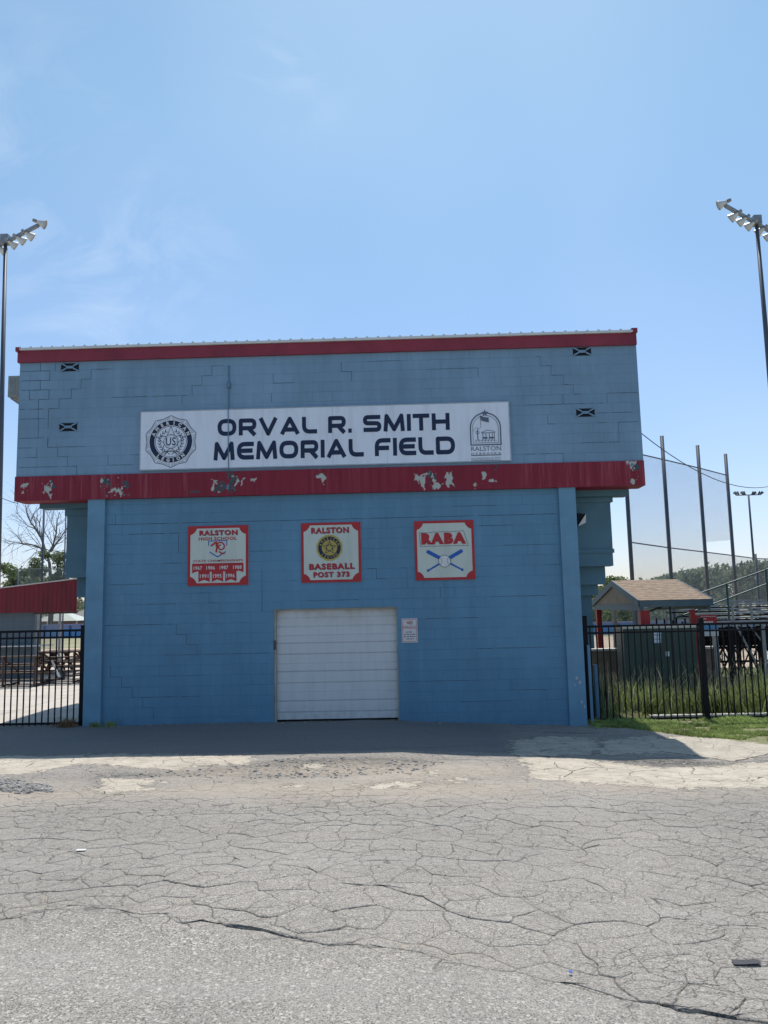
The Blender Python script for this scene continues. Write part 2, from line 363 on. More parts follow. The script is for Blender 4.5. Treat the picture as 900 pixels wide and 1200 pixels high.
    cru = t.mix(rbc, (.07, .068, .066), (.30, .28, .25)); cru = t.mix(t.rng(rb.outputs['Distance'], .3, .6, 0, .6), cru, (.06, .055, .05))
    snd = t.mix(t.rng(t.noise(p, 40, 5, .7), .3, .7), (.30, .25, .20), (.47, .405, .33))
    col = t.mix(cut(crum, .12), asph, cru)
    col = t.mix(t.math('MULTIPLY', cut(sand, .34), .8), col, snd)
    col = t.mix(cut(conc, .03, 1.9), col, con)
    qc = t.math('ADD', conc, t.math('MULTIPLY', t.math('SUBTRACT', edge, .5), 1.9)); rg = t.rng(t.math('ABSOLUTE', t.math('SUBTRACT', qc, .47)), .055, .01)
    col = t.mix(t.math('MULTIPLY', rg, t.rng(edge2, .40, .55, 0, .75)), col, (.07, .062, .055))
    so = t.mix(t.rng(t.noise(p, 14, 5, .7), .3, .7), (.13, .14, .06), (.27, .25, .15))
    col = t.mix(cut(soil, .08), col, so)
    h = t.math('ADD', t.math('MULTIPLY', fine, .5), t.math('MULTIPLY', cell, .25))
    h = t.math('ADD', h, t.math('MULTIPLY', cut(conc, .04, 1.9), .9))
    h = t.math('ADD', h, t.math('MULTIPLY', t.math('MULTIPLY', rbc, cut(crum, .12)), 1.6))
    h = t.math('SUBTRACT', h, t.math('MULTIPLY', cr_a, 1.6)); h = t.math('ADD', h, t.math('MULTIPLY', mott, .0))
    t.out(col, .92, t.bump(h, .75, .010), spec=.2); return m
M['paving'] = paving(); M['slab'] = paving(True)
def filler():
    m, t = mat('grit in joints'); p = t.gpos(); n = t.noise(p, 1.1, 4, .6); col = t.mix(t.rng(n, .44, .58), (.13, .115, .10), (.35, .30, .24)); col = t.mix(t.rng(t.noise(p, 60, 4, .7), .4, .7, 0, .6), col, (.05, .045, .04)); t.out(col, 1.); return m
M['filler'] = filler()
def lawn_mat():
    m, t = mat('field turf'); p = t.gpos(); n = t.noise(p, .25, 6, .65); n2 = t.noise(p, 9, 4, .7)
    col = t.mix(t.rng(n, .3, .7), (.22, .215, .12), (.33, .30, .19)); col = t.mix(t.rng(n2, .4, .7, 0, .4), col, (.14, .15, .08))
    t.out(col, 1., t.bump(n2, .6, .03)); return m
M['lawn'] = lawn_mat()
def conc_mat(name, a, b, slab=3.):
    m, t = mat(name); p = t.gpos(); s = t.n('ShaderNodeSeparateXYZ', None, Vector=p)
    col = t.mix(t.rng(t.noise(p, 1.5, 6, .65), .3, .7), a, b); col = t.mix(t.rng(t.noise(p, 60, 3), .5, .8, 0, .4), col, tuple(x*.6 for x in a))
    br = t.n('ShaderNodeTexBrick', dict(offset=0.), Vector=p, Scale=1., Mortar_Size=.015, Brick_Width=slab, Row_Height=slab)
    col = t.mix(t.math('MULTIPLY', br.outputs['Fac'], .7), col, tuple(x*.3 for x in a)); t.out(col, .9); return m
M['pad'] = conc_mat('gate yard concrete', (.40, .355, .31), (.52, .47, .41)); M['dirt'] = simple('infield dirt', (.42, .33, .25), 1., var=.15, scale=.5)
M['soil'] = simple('weedy soil', (.09, .095, .04), 1., var=.4, scale=3)
M['kerb'] = simple('pale kerb concrete', (.55, .53, .48), .9, var=.12, scale=4)

# ------------------------------------------------------------------ setting: ground
def inpoly(x, y, poly):
    poly = np.array(poly); n = len(poly); ins = np.zeros(np.shape(x), bool); j = n-1
    for i in range(n):
        xi, yi = poly[i]; xj, yj = poly[j]
        with np.errstate(divide='ignore', invalid='ignore'):
            c = ((yi > y) != (yj > y)) & (x < (xj-xi)*(y-yi)/((yj-yi) if yj != yi else 1e-9)+xi)
        ins ^= c; j = i
    return ins
def polydist(x, y, poly):
    d = np.full(np.shape(x), 1e9); n = len(poly)
    for i in range(n):
        ax, ay = poly[i]; bx, by = poly[(i+1) % n]; L = (bx-ax)**2+(by-ay)**2+1e-9
        tt = np.clip(((x-ax)*(bx-ax)+(y-ay)*(by-ay))/L, 0, 1); d = np.minimum(d, np.hypot(x-ax-tt*(bx-ax), y-ay-tt*(by-ay)))
    return d
def gp(pts): return [tuple(G(*p)[:2]) for p in pts]
CONC = [gp([(-60,888),(0,886),(60,885),(130,883),(210,884),(290,885),(297,890),(285,896),(230,897),(205,902),(150,899),(118,896),(90,896),(45,905),(0,909),(-60,914)]),
        gp([(118,913),(140,912),(180,913),(190,917),(165,920),(180,927),(150,930),(122,932),(108,925),(116,920)]),
        gp([(352,898),(372,895),(384,897),(372,901),(358,902)]), gp([(500,905),(512,903),(516,907),(506,909)]), gp([(420,921),(450,919),(490,917),(485,922),(440,925),(415,924)]),
        gp([(330,921),(356,921),(352,924),(333,924)]), gp([(520,915),(560,912),(552,916),(526,918)]),
        gp([(607,886),(640,888),(690,890),(728,893),(765,900),(830,898),(905,892),(1010,890),(1010,932),(905,924),(850,925),(780,924),(700,919),(640,915),(612,911),(622,903),(612,895)]),
        gp([(752,872),(800,861),(840,864),(905,868),(1010,880),(1010,890),(905,884),(857,892),(815,885),(760,884),(735,880)]),
        gp([(598,868),(640,863),(690,864),(705,872),(690,884),(640,887),(600,885)]),
        gp([(705,868),(760,862),(790,868),(820,880),(760,884),(700,884)])]
SAND = [gp([(-60,916),(60,920),(150,926),(300,912),(420,915),(560,915),(640,918),(640,926),(600,935),(500,938),(350,940),(250,934),(120,938),(-60,948)]),
        gp([(200,902),(290,897),(420,893),(600,897),(615,912),(480,918),(300,916),(200,915)]),
        gp([(640,912),(905,922),(1000,925),(1000,935),(905,930),(700,928),(640,922)])]
CRUM = [gp([(0,912),(22,914),(60,924),(64,929),(20,932),(0,928),(-60,925),(-60,912)]), gp([(230,902),(300,893),(345,888),(470,887),(520,893),(480,906),(400,912),(300,914),(240,911),(110,912),(105,908)]),
        gp([(690,890),(730,895),(800,900),(905,896),(905,890),(850,894),(800,888),(740,889)])]
SOIL = [gp([(690,853),(735,854),(770,858),(800,862),(835,865),(870,869),(905,873),(1050,885)]) + [(30, 13), (30, 16), (3.6, 16)]]
# lower, coarser asphalt lies in front of this broken edge
EDGE_PX = [(-60,1088),(0,1079),(30,1075),(65,1067),(92,1060),(120,1065),(150,1070),(190,1071),(215,1083),(232,1079),(250,1078),(265,1085),(300,1089),(350,1102),(400,1106),(450,1111),(492,1117),(525,1125),(600,1140),(675,1155),(710,1167),(770,1180),(825,1190),(900,1199),(1000,1222)]
EDGE = gp(EDGE_PX)
ex = np.array([e[0] for e in EDGE]); ey = np.array([e[1] for e in EDGE])
def edge_y(x):
    x = np.asarray(x, float); return np.interp(x, ex, ey)+(vnoise(x*9+3, x*0+2.2, 4)-.5)*.10+(vnoise(x*40+3, x*0+7.2, 2)-.5)*.03
def zones(x, y):
    r1 = .10
    def mk(polys, r, w=1.):
        m_ = np.zeros(np.shape(x))
        for q in polys:
            ins = inpoly(x, y, q); d = polydist(x, y, q); m_ = np.maximum(m_, np.where(ins, np.minimum(1, .5+d/r*.5), np.maximum(0, .5-d/r*.5)))
        return m_*w
    conc = mk(CONC, .28); sand = mk(SAND, .8, .82); crum = np.maximum(mk(CRUM, .5, .85), .62*np.clip(1-np.abs(edge_y(x)-.03-y)/.16, 0, 1)*(vnoise(x*1.5, y*1.5, 2) > .42)); soil = mk(SOIL, .35)
    coarse = np.clip((edge_y(x)-y)/.25, 0, 1)
    dk = np.clip((np.asarray(y)-12.15-(vnoise(x*.8, y*.8, 3)-.5)*.3)/.12, 0, 1)  # darker band from the wall outward, weaker towards the right
    dk = dk*np.clip((2.1-np.asarray(x))/.6, 0.25, 1)
    return np.stack([conc, sand, crum, np.ones_like(conc)], -1), np.stack([coarse, soil, dk, np.ones_like(conc)], -1)
def set_zone(o, x, y):
    a, b = zones(x, y)
    for n_, arr in (('zone', a), ('zone2', b)):
        at = o.data.color_attributes.new(n_, 'FLOAT_COLOR', 'POINT'); at.data.foreach_set('color', arr.astype(np.float32).ravel())
def micro(x, y):
    return (vnoise(x*1.3, y*1.3, 3)-.5)*.03 + (vnoise(x*5+9, y*5, 3)-.5)*.010*np.clip((y-9.0)/1.5, 0, 1)
xs = np.concatenate([np.linspace(-40, -9.2, 14), np.arange(-9., 9.01, .045), np.linspace(9.2, 40, 14)])
ys = np.concatenate([np.linspace(-14, 1.9, 10), np.arange(2., 9.2, .07), np.arange(9.2, 15.9, .045)])
X_, Y_ = np.meshgrid(xs, ys); Z_ = g(X_, Y_)+micro(X_, Y_)
nx, ny = len(xs), len(ys); idx = np.arange(nx*ny).reshape(ny, nx)
Fq = np.stack([idx[:-1, :-1], idx[:-1, 1:], idx[1:, 1:], idx[1:, :-1]], -1).reshape(-1, 4)
pv = raw('pavement', np.stack([X_, Y_, Z_], -1).reshape(-1, 3), Fq, M['paving']); set_zone(pv, X_.ravel(), Y_.ravel())
tag(pv, kind='structure'); pv.data.polygons.foreach_set('use_smooth', [True]*len(pv.data.polygons))
# upper asphalt layer with the broken front edge
xo = np.arange(-9., 9.01, .02); e0 = edge_y(xo); YF = 10.15
rows = 60; T = (np.linspace(0, 1, rows)**1.2)[:, None]
Yo = e0[None, :]+(YF-e0[None, :])*T; Xo = np.broadcast_to(xo, Yo.shape)
lift = .0008
Zo = g(Xo, Yo)+micro(Xo, Yo)+lift
skirt = np.stack([xo, e0+.004, g(xo, e0)+micro(xo, e0)-.02], -1)
Vo = np.concatenate([skirt, np.stack([Xo, Yo, Zo], -1).reshape(-1, 3)]); n = len(xo); idx = np.arange(len(Vo)).reshape(rows+1, n)
Fo = np.stack([idx[:-1, :-1], idx[:-1, 1:], idx[1:, 1:], idx[1:, :-1]], -1).reshape(-1, 4)
ov = raw('joint_grit', Vo, Fo, M['filler']); tag(ov, kind='structure')
# the upper asphalt layer, broken into real plates with gaps, slight tilts and worn rims
def build_slabs():
    r2 = np.random.default_rng(5); seeds = []; dx, dy = .31, .225; jy = 0; y = 2.2
    while y < YF+.6:
        dx, dy = (.33, .25) if y < 5.6 else (.27, .18) if y < 7.2 else (.25, .15)
        x = -8.6+(jy % 2)*dx/2
        while x < 8.6: seeds.append((x+r2.uniform(-.46, .46)*dx, y+r2.uniform(-.46, .46)*dy)); x += dx
        y += dy; jy += 1
    S = np.array(seeds)
    keep = np.ones(len(S), bool)      # merge: drop seeds where the noise wants larger plates
    big_ = vnoise(S[:, 0]*.55+4, S[:, 1]*.7, 2); keep = r2.random(len(S)) > np.clip((big_-.42)*2.4, .03, .50)
    S = S[keep]; S = S[S[:, 1] > edge_y(S[:, 0])-1.0]
    an = 1.0; V_, F_, zx, zy = [], [], [], []
    def warp(P_):
        x, y = P_[:, 0], P_[:, 1]
        return np.stack([x+(vnoise(x*2.3+7, y*2.3, 4)-.5)*.26+(vnoise(x*13, y*13+3, 3)-.5)*.045, y+(vnoise(x*2.3+50, y*2.3+9, 4)-.5)*.24+(vnoise(x*13+40, y*13, 3)-.5)*.045], -1)
    for i, c in enumerate(S):
        d = np.hypot(S[:, 0]-c[0], S[:, 1]-c[1]); nb = np.argsort(d)[1:22]
        poly = [np.array(p) for p in ((c[0]-1.2, c[1]-1.2), (c[0]+1.2, c[1]-1.2), (c[0]+1.2, c[1]+1.2), (c[0]-1.2, c[1]+1.2))]
        for j in nb:
            nv = S[j]-c; mid = (S[j]+c)/2; out = []
            ds = [np.dot(p-mid, nv) for p in poly]
            for k in range(len(poly)):
                a, b, da, db = poly[k], poly[(k+1) % len(poly)], ds[k], ds[(k+1) % len(poly)]
                if da <= 0: out.append(a)
                if (da < 0 < db) or (db < 0 < da): out.append(a+(b-a)*da/(da-db))
            poly = out
            if len(poly) < 3: break
        if len(poly) < 3: continue
        pts = []
        for k in range(len(poly)):
            a, b = poly[k], poly[(k+1) % len(poly)]; n_ = max(1, int(np.linalg.norm(b-a)/.05)); pts += [a+(b-a)*q/n_ for q in range(n_)]
        pts = warp(np.array(pts)); ctr = pts.mean(0)
        if (pts[:, 1] > edge_y(pts[:, 0])+.01).sum() < 3: continue
        if ctr[1] > YF+.1: continue
        pts[:, 1] = np.maximum(pts[:, 1], edge_y(pts[:, 0])); ctr = pts.mean(0); pts[:, 1] = np.minimum(pts[:, 1], YF+.15*(vnoise(pts[:, 0]*4, pts[:, 0]*0, 3)-.5)+.05)
        if np.ptp(pts[:, 1]) < .04 or np.ptp(pts[:, 0]) < .05: continue
        gap = .0004+.0034*np.clip(vnoise(pts[:, 0]*1.6+11, pts[:, 1]*1.6, 3)-.30, 0, .4)/.4*(.5+1.*vnoise(pts[:, 0]*14, pts[:, 1]*14, 2))
        cd_ = pts-ctr; L = np.linalg.norm(cd_, axis=1)[:, None]+1e-6; m_ = len(pts); fade = float(np.clip((YF-ctr[1])/1.6, .12, 1))
        hh = .0052*fade*(.30+1.15*float(vnoise(ctr[0]*1.3, ctr[1]*.6, 2))); near = float(np.clip(1-(ctr[1]-edge_y(ctr[0]))/.9, 0, 1)); off = (r2.uniform(-.0022, .0030)+.0015*near)*fade; tx, ty = np.clip(r2.normal(0, .005, 2), -.008, .008)*fade
        fn = 1-near*(1-float(np.clip(vnoise(ctr[0]*1.7+5, .3, 2)*3.4-1.35, .14, 1.0))); off *= fn; tx *= fn; ty *= fn
        rings = [(gap, -.020, 0), (gap, -.0035*fade, 1), (gap+.009, -.0008*fade, 1), (np.minimum(.05, L[:, 0]*.35), 0, 1), (L[:, 0]*.6, .0015*fade, 1)]
        base = len(V_)
        for ins, dz, fl in rings:
            q = pts-cd_/L*np.asarray(ins).reshape(-1, 1) if not np.isscalar(ins) else pts-cd_/L*ins
            z = g(q[:, 0], q[:, 1])+micro(q[:, 0], q[:, 1])+(hh+.0055)*fn+dz+(off+tx*(q[:, 0]-ctr[0])+ty*(q[:, 1]-ctr[1]))*fl
            V_ += [(a, b, c_) for (a, b), c_ in zip(q, z)]
        cz_ = float(g(*ctr)+micro(*ctr)+(hh+.0055)*fn+.002*fade+off); V_.append((ctr[0], ctr[1], cz_)); ci = len(V_)-1
        for r_ in range(4):
            for k in range(m_): a = base+r_*m_+k; b = base+r_*m_+(k+1) % m_; F_.append((a, b, b+m_)); F_.append((a, b+m_, a+m_))
        for k in range(m_): F_.append((base+4*m_+k, base+4*m_+(k+1) % m_, ci))
    V_ = np.array(V_, float); o = raw('road_surface', V_, np.array(F_), M['slab']); set_zone(o, V_[:, 0], np.maximum(V_[:, 1], edge_y(V_[:, 0])+.02)); print('slab verts', len(V_), 'cells', len(S)); return o
tag(build_slabs(), kind='structure')

def lay_z(x, y):
    e = edge_y(x); l = np.where((y > e) & (y < YF), .0085*np.clip((YF-y)/1.6, .12, 1)+.008, 0)
    return g(x, y)+micro(x, y)+l
def ribbon(mb, pts_px, w, off=.004):
    pts = np.array([G(px, py)[:2] for px, py in pts_px]); seg = []
    for a, b in zip(pts[:-1], pts[1:]):
        n_ = max(2, int(np.linalg.norm(b-a)/.02))
        seg += [a+(b-a)*i/n_ for i in range(n_)]
    seg.append(pts[-1]); seg = np.array(seg); sd_ = random.random()*90
    s_ = np.arange(len(seg)); seg = seg+np.stack([(vnoise(s_*.12+sd_, s_*0+1, 3)-.5)*.05, (vnoise(s_*.12+sd_, s_*0+9, 3)-.5)*.05], -1)
    tg = np.gradient(seg, axis=0); tg /= np.linalg.norm(tg, axis=1)[:, None]+1e-9; nn = np.stack([-tg[:, 1], tg[:, 0]], -1)
    ww = w*.42*(.15+1.3*vnoise(s_*.25+sd_, s_*0+3, 3))*np.minimum(1, np.minimum(s_+1, len(s_)-s_)/6.)
    L = seg+nn*ww[:, None]/2; Rr = seg-nn*ww[:, None]/2
    vs_ = []
    for l, r in zip(L, Rr): vs_ += [(l[0], l[1], float(lay_z(l[0], l[1]))+off), (r[0], r[1], float(lay_z(r[0], r[1]))+off)]
    mb.add(vs_, [(2*i, 2*i+1, 2*i+3, 2*i+2) for i in range(len(seg)-1)])
M['crackfill'] = simple('dark crack', (.035, .03, .027), 1.); M['sandfill'] = simple('sand in crack', (.36, .29, .22), 1., var=.2, scale=30)
z3 = lambda L: [(a/2, 980+b/2) for a, b in L]; z4 = lambda L: [(450+a/2, 980+b/2) for a, b in L]
cm = MB()
for w, L in [
             (.045, [(768,881),(815,885),(836,889),(857,893)]), (.04, [(857,893),(880,888),(900,884),(940,880)]), (.018, [(752,906),(790,912),(850,918),(880,916),(900,908)]),
             (.03, [(636,902),(655,900),(672,903),(690,899),(730,902)]), (.022, [(655,900),(648,893)]), (.028, [(672,903),(660,911),(690,912)]),
             (.012, [(700,918),(760,921),(815,924)]), (.03, [(121,929),(123,932),(140,932)]), (.02, [(30,900),(40,893),(60,889)]), (.016, [(86,888),(84,895)]),
             (.015, [(212,886),(214,892),(232,896)]), (.015, [(0,888),(50,888),(128,884),(210,886),(290,884)]), (.02, [(300,884),(420,879),(520,876),(580,873)]),
             (.012, [(620,862),(632,872),(640,874)])]: ribbon(cm, L, w)
tag(cm.build('asphalt_cracks', M['crackfill']), kind='structure')
# loose broken stones near the crumbled strip
def stones(name, polys, n, smin, smax, material):
    V_ = []; F_ = []; k = 0; allp = polys
    while k < n:
        q = random.choice(allp); xs_ = [p[0] for p in q]; ys_ = [p[1] for p in q]; x = random.uniform(max(-8, min(xs_)), min(8, max(xs_))); y = random.uniform(min(ys_), max(ys_))
        if not inpoly(np.array([x]), np.array([y]), q)[0]: continue
        s = random.uniform(smin, smax)*random.random()**.7+.008; z = float(lay_z(x, y)); a = random.random()*6.3; b = len(V_); m_ = 6
        hh = s*random.uniform(.25, .6)
        for j in range(m_): r = s*random.uniform(.7, 1.1); V_.append((x+r*cos(a+j*2*pi/m_), y+r*sin(a+j*2*pi/m_)*.8, z-.002))
        for j in range(m_): r = s*random.uniform(.4, .75); V_.append((x+r*cos(a+j*2*pi/m_), y+r*sin(a+j*2*pi/m_)*.8, z+hh*random.uniform(.8, 1.1)))
        F_ += [(b+j, b+(j+1) % m_, b+m_+(j+1) % m_, b+m_+j) for j in range(m_)]+[tuple(b+m_+j for j in range(m_))]; k += 1
    mb = MB(); mb.add(V_, F_); return mb.build(name, material)
tag(stones('broken_asphalt', CRUM[:2]+[gp([(0,914),(60,922),(62,929),(0,927)])]*2, 1500, .008, .035, simple('broken asphalt lumps', (.27, .255, .235), .95, var=.5, scale=4)),
    'loose lumps of broken asphalt in the crumbled strip', 'rubble', kind='stuff')
tag(stones('base_debris', [[(-5.9, 15.16), (3.1, 15.16), (3.1, 15.34), (-5.9, 15.34)], [(-9, 15.2), (-6.5, 15.2), (-6.5, 15.38), (-9, 15.38)]], 420, .004, .022, simple('grit', (.24, .22, .19), .95, var=.5, scale=9)),
    'fine grit and crumbs lying along the foot of the blue wall', 'debris', kind='stuff')
# sheets behind the fence line
def sheet(name, x0, x1, y0, y1, z, material, nx=1, ny=1):
    mb = MB()
    V_ = [(x0+(x1-x0)*i/nx, y0+(y1-y0)*j/ny, z) for j in range(ny+1) for i in range(nx+1)]
    mb.add(V_, [(j*(nx+1)+i, j*(nx+1)+i+1, (j+1)*(nx+1)+i+1, (j+1)*(nx+1)+i) for j in range(ny) for i in range(nx)])
    return tag(mb.build(name, material), kind='structure')
sheet('ground', -900, 900, -200, 2500, -.32, M['lawn'])
sheet('field', -300, 300, 40, 600, -.16, M['lawn'])
sheet('infield', -80, 60, 27.5, 52, -.11, M['dirt'])
tag(MB().box(-40, -5.2, 15.85, 31.4, -.3, .075).build('yard_slab', M['pad']), kind='structure')
tag(MB().box(2.9, 40, 15.85, 27.4, -.3, -.105).build('weed_bed', M['soil']), kind='structure')

# ------------------------------------------------------------------ the building
YW = 15.3
XL, XR = -7.83, 4.90
root = thing('block_building', (-1.45, YW, 0), 'blue painted concrete block press box building with red bands and garage door', 'building')
zt = 2.3+5.165; zb1 = 2.3+2.769; zb0 = 2.3+2.265; ztop = 2.3+5.40; YB = 21.5
YS = YW+.42
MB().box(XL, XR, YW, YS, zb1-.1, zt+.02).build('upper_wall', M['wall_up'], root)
MB().box(XL+.05, XR-.05, YS+.002, YB, 5.6, zt).build('grandstand_roof', M['corbel'], root)
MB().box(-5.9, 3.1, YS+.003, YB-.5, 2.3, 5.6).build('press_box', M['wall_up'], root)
# lower wall around the door opening
DX0, DX1, DZ = -2.575, -.112, 2.3-.03
yl = YW+.07
lw = MB(); lw.box(-5.985, DX0, yl, 19.6, -.35, zb0+.02); lw.box(DX1, 3.175, yl, 19.6, -.35, zb0+.02); lw.box(DX0, DX1, yl, 19.6, DZ, zb0+.02)
lw.box(DX0, DX1, yl+.5, 19.6, -.35, DZ)
lw.build('lower_wall', M['wall_low'], root)
MB().box(-6.335, -5.985, YW, 19.6, -.35, zb0+.015).build('pilaster', M['pilaster'], root)
MB().box(3.175, 3.51, YW, 19.6, -.35, zb0+.015).build('pilaster', M['pilaster'], root)
# red band with peeling paint: colour attribute on a fine grid
def peel_mat():
    m, t = mat('peeling red band'); a = t.n('ShaderNodeAttribute', dict(attribute_name='peel')); s = t.n('ShaderNodeSeparateColor', None, Color=a.outputs['Color'])
    p = t.gpos(); st = t.noise(t.mapping(p, (6, 1, .25)), 2.2, 5, .7); zone = t.noise(p, .45, 3, .5)
    c = (.215, .016, .036)
    col = t.mix(t.rng(st, .3, .7), tuple(x*.82 for x in c), tuple(x*1.2 for x in c))
    faded = t.math('MULTIPLY', t.math('MULTIPLY', t.rng(st, .50, .72), t.rng(zone, .44, .56)), .35)
    col = t.mix(faded, col, (.38, .16, .18))
    col = t.mix(s.outputs[0], col, (.42, .45, .41)); col = t.mix(s.outputs[1], col, (.045, .085, .095)); col = t.mix(s.outputs[2], col, (.12, .24, .34))
    t.out(col, .6, t.bump(t.math('ADD', t.noise(p, 30, 3), t.math('MULTIPLY', t.math('MAXIMUM', s.outputs[0], s.outputs[1]), -1.2)), .4, .004)); return m
M['peel'] = peel_mat()
bx0, bx1, by = XL-.005, XR-.0, YW-.035; nxg, nzg = 1280, 52
gx = np.linspace(bx0, bx1, nxg); gz = np.linspace(zb0, zb1, nzg); GX, GZ = np.meshgrid(gx, gz)
V_ = np.stack([GX, np.full_like(GX, by), GZ], -1).reshape(-1, 3)-np.array(root.location)
idx = np.arange(nxg*nzg).reshape(nzg, nxg); Fq = np.stack([idx[:-1, :-1], idx[:-1, 1:], idx[1:, 1:], idx[1:, :-1]], -1).reshape(-1, 4)
bandf = raw('red_band_face', V_, Fq, M['peel'], root)
pk = np.zeros((nzg*nxg, 4), np.float32); pk[:, 3] = 1
def patches(L, ch, thr):
    for px, py, rx, rz in L:
        c = P(px, py, by); wx = (vnoise(GX*6+3, GZ*6+px, 3)-.5)*.22; wz = (vnoise(GX*6+33, GZ*6+px, 3)-.5)*.22; dx = (GX-c[0]+wx)/rx; dz = (GZ-c[2]+wz)/rz; r = np.sqrt(dx**2+dz**2)
        nn = .55-.62*np.abs(vnoise(GX*7+ch*31+px, GZ*5, 3)-.5)*2+.45*(vnoise(GX*30, GZ*22, 3)-.5)+.04; q = (nn > thr+.34*np.clip(r-.55, -.2, 9)) & (r < 1.6)
        pk[q.ravel(), ch] = 1
patches([(57,571,.11,.17),(31,573,.09,.14),(118,568,.08,.14),(131,570,.16,.2),(141,574,.1,.15),(252,567,.12,.15),(276,566,.12,.2),(299,559,.05,.1),(372,556,.07,.14),(378,560,.07,.12),
         (498,561,.18,.17),(512,566,.14,.14),(528,563,.1,.16),(565,556,.07,.12),(574,562,.12,.08),(560,568,.07,.06),(738,545,.1,.1),(742,565,.1,.07)], 0, .44)
patches([(124,571,.12,.2),(146,570,.1,.2),(262,572,.28,.16),(272,562,.18,.2),(370,556,.08,.1),(505,556,.15,.15),(580,552,.1,.12),(745,552,.12,.14),(60,565,.08,.1),(227,578,.08,.04)], 1, .47)
patches([(266,571,.06,.08),(148,577,.1,.05),(747,558,.06,.06),(744,545,.06,.03)], 2, .46)
pk[pk[:, 0] > 0, 1] = 0
at = bandf.data.color_attributes.new('peel', 'FLOAT_COLOR', 'POINT'); at.data.foreach_set('color', pk.ravel())
MB().box(bx0, bx1, by+.004, YS+.03, zb0, zb1).build('red_band', simple('red beam paint', (.235, .014, .032), .6, var=.2, scale=2), bandf)
# fascia, roof edge
MB().box(XL-.03, XR+.0, YW-.06, YB+.06, zt, zt+.245).build('fascia', M['redflat'], root)
rf = MB(); rf.add([(XL-.05, YW-.1, zt+.25), (XR-.08, YW-.1, zt+.25), (XR-.08, YB+.1, zt+.05+.2), (XL-.05, YB+.1, zt+.25), (XL-.05, YW-.1, zt+.3), (XR-.08, YW-.1, zt+.3), (XR-.08, YB+.1, zt+.3), (XL-.05, YB+.1, zt+.3)],
                  [(0,3,2,1),(4,5,6,7),(0,1,5,4),(1,2,6,5),(2,3,7,6),(3,0,4,7)])
x = XL
while x < XR-.15:
    rf.prism([(x, zt+.298), (x+.02, zt+.328), (x+.05, zt+.328), (x+.07, zt+.298)], YW-.095, YB+.09); x += .225
rf.build('metal_roof', M['whitemetal'], root)
MB().box(XR-.10, XR+.02, YW-.09, YB+.1, zt+.246, zt+.34).build('roof_corner_cap', M['redflat'], root)
MB().box(XL-.05, XL+.02, YW-.12, YB+.1, zt+.22, zt+.31).build('roof_corner_cap', M['redflat'], root)
# patterned vent blocks
for (px, py) in ((82, 430.5), (80, 500.5), (682, 412), (686, 483.5)):
    c = P(px, py, YW); w, h = .185, .085
    fr = MB(); x0, x1, z0, z1 = c[0]-w, c[0]+w, c[2]-h, c[2]+h; b = .014; yy0, yy1 = YW-.016, YW-.001
    for s_ in (0, 1):
        zz = z0 if s_ else z1
        fr.bar((x0, YW-.010, zz), (c[0]-w*.42, YW-.010, c[2]+(h*.32)*(-1 if s_ else 1)), .028, .028)
        fr.bar((x1, YW-.010, zz), (c[0]+w*.42, YW-.010, c[2]+(h*.32)*(-1 if s_ else 1)), .028, .028)
    fr.box(c[0]-w*.42, c[0]+w*.42, YW-.019, YW-.006, c[2]-h*.32, c[2]+h*.32)
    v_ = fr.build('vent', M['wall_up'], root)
    MB().box(x0, x1, YW-.005, YW+.02, z0, z1).build('vent_dark_panel', M['dark'], v_)  # dark panel on the wall face, painted shade for the vent holes
# stepped open mortar joints
def steps(mb, L, Y, w=.012, hw=None):
    for (a, b) in zip(L[:-1], L[1:]):
        p, q = P(*a, Y), P(*b, Y)
        if abs(p[0]-q[0]) >= abs(p[2]-q[2]):
            z = round((p[2]+q[2])/2/.2025)*.2025; x0, x1 = sorted((p[0], q[0])); n_ = max(1, int((x1-x0)/.09))
            for i in range(n_):
                ww = w*random.uniform(.35, 1.15); xa = x0+(x1-x0)*i/n_; xb = x0+(x1-x0)*(i+1)/n_
                if random.random() < .93: mb.box(xa-.001, xb, Y-.0035-random.random()*.001, Y+.002, z-ww/2, z+ww/2)
        else:
            z0, z1 = sorted((round(p[2]/.2025)*.2025, round(q[2]/.2025)*.2025)); x_ = (p[0]+q[0])/2; ww = w*random.uniform(.5, 1)
            mb.box(x_-ww/2, x_+ww/2, Y-.0030, Y+.002, z0, z1)
za = lambda L: [(x/3, 370+y/3) for x, y in L]; zd = lambda L: [(600+x/3, 370+y/3) for x, y in L]
dk = MB(); sf = MB()
for L in [za([(95,202),(175,202)]), za([(142,168),(142,205)]), za([(75,238),(175,235),(175,202)]), za([(75,272),(178,270)]), za([(142,238),(142,272)]), za([(103,310),(103,275)]), za([(103,308),(172,305),(172,275)]),
          za([(70,345),(150,343)]), za([(135,310),(135,345)]), za([(70,380),(160,378)]), za([(135,345),(135,415)]), za([(70,415),(170,415),(168,450)]), za([(65,455),(130,453),(130,487),(90,490)]),
          za([(168,415),(168,450),(203,450),(203,483),(238,485),(238,518),(270,520),(270,552)]), za([(195,168),(195,200)]),
          za([(640,325),(640,293),(675,290),(675,258),(710,255),(710,222),(745,218),(745,186),(785,183)]), za([(250,268),(250,302),(208,305),(208,340),(170,343),(170,378)])]: steps(dk, L, YW, .009)
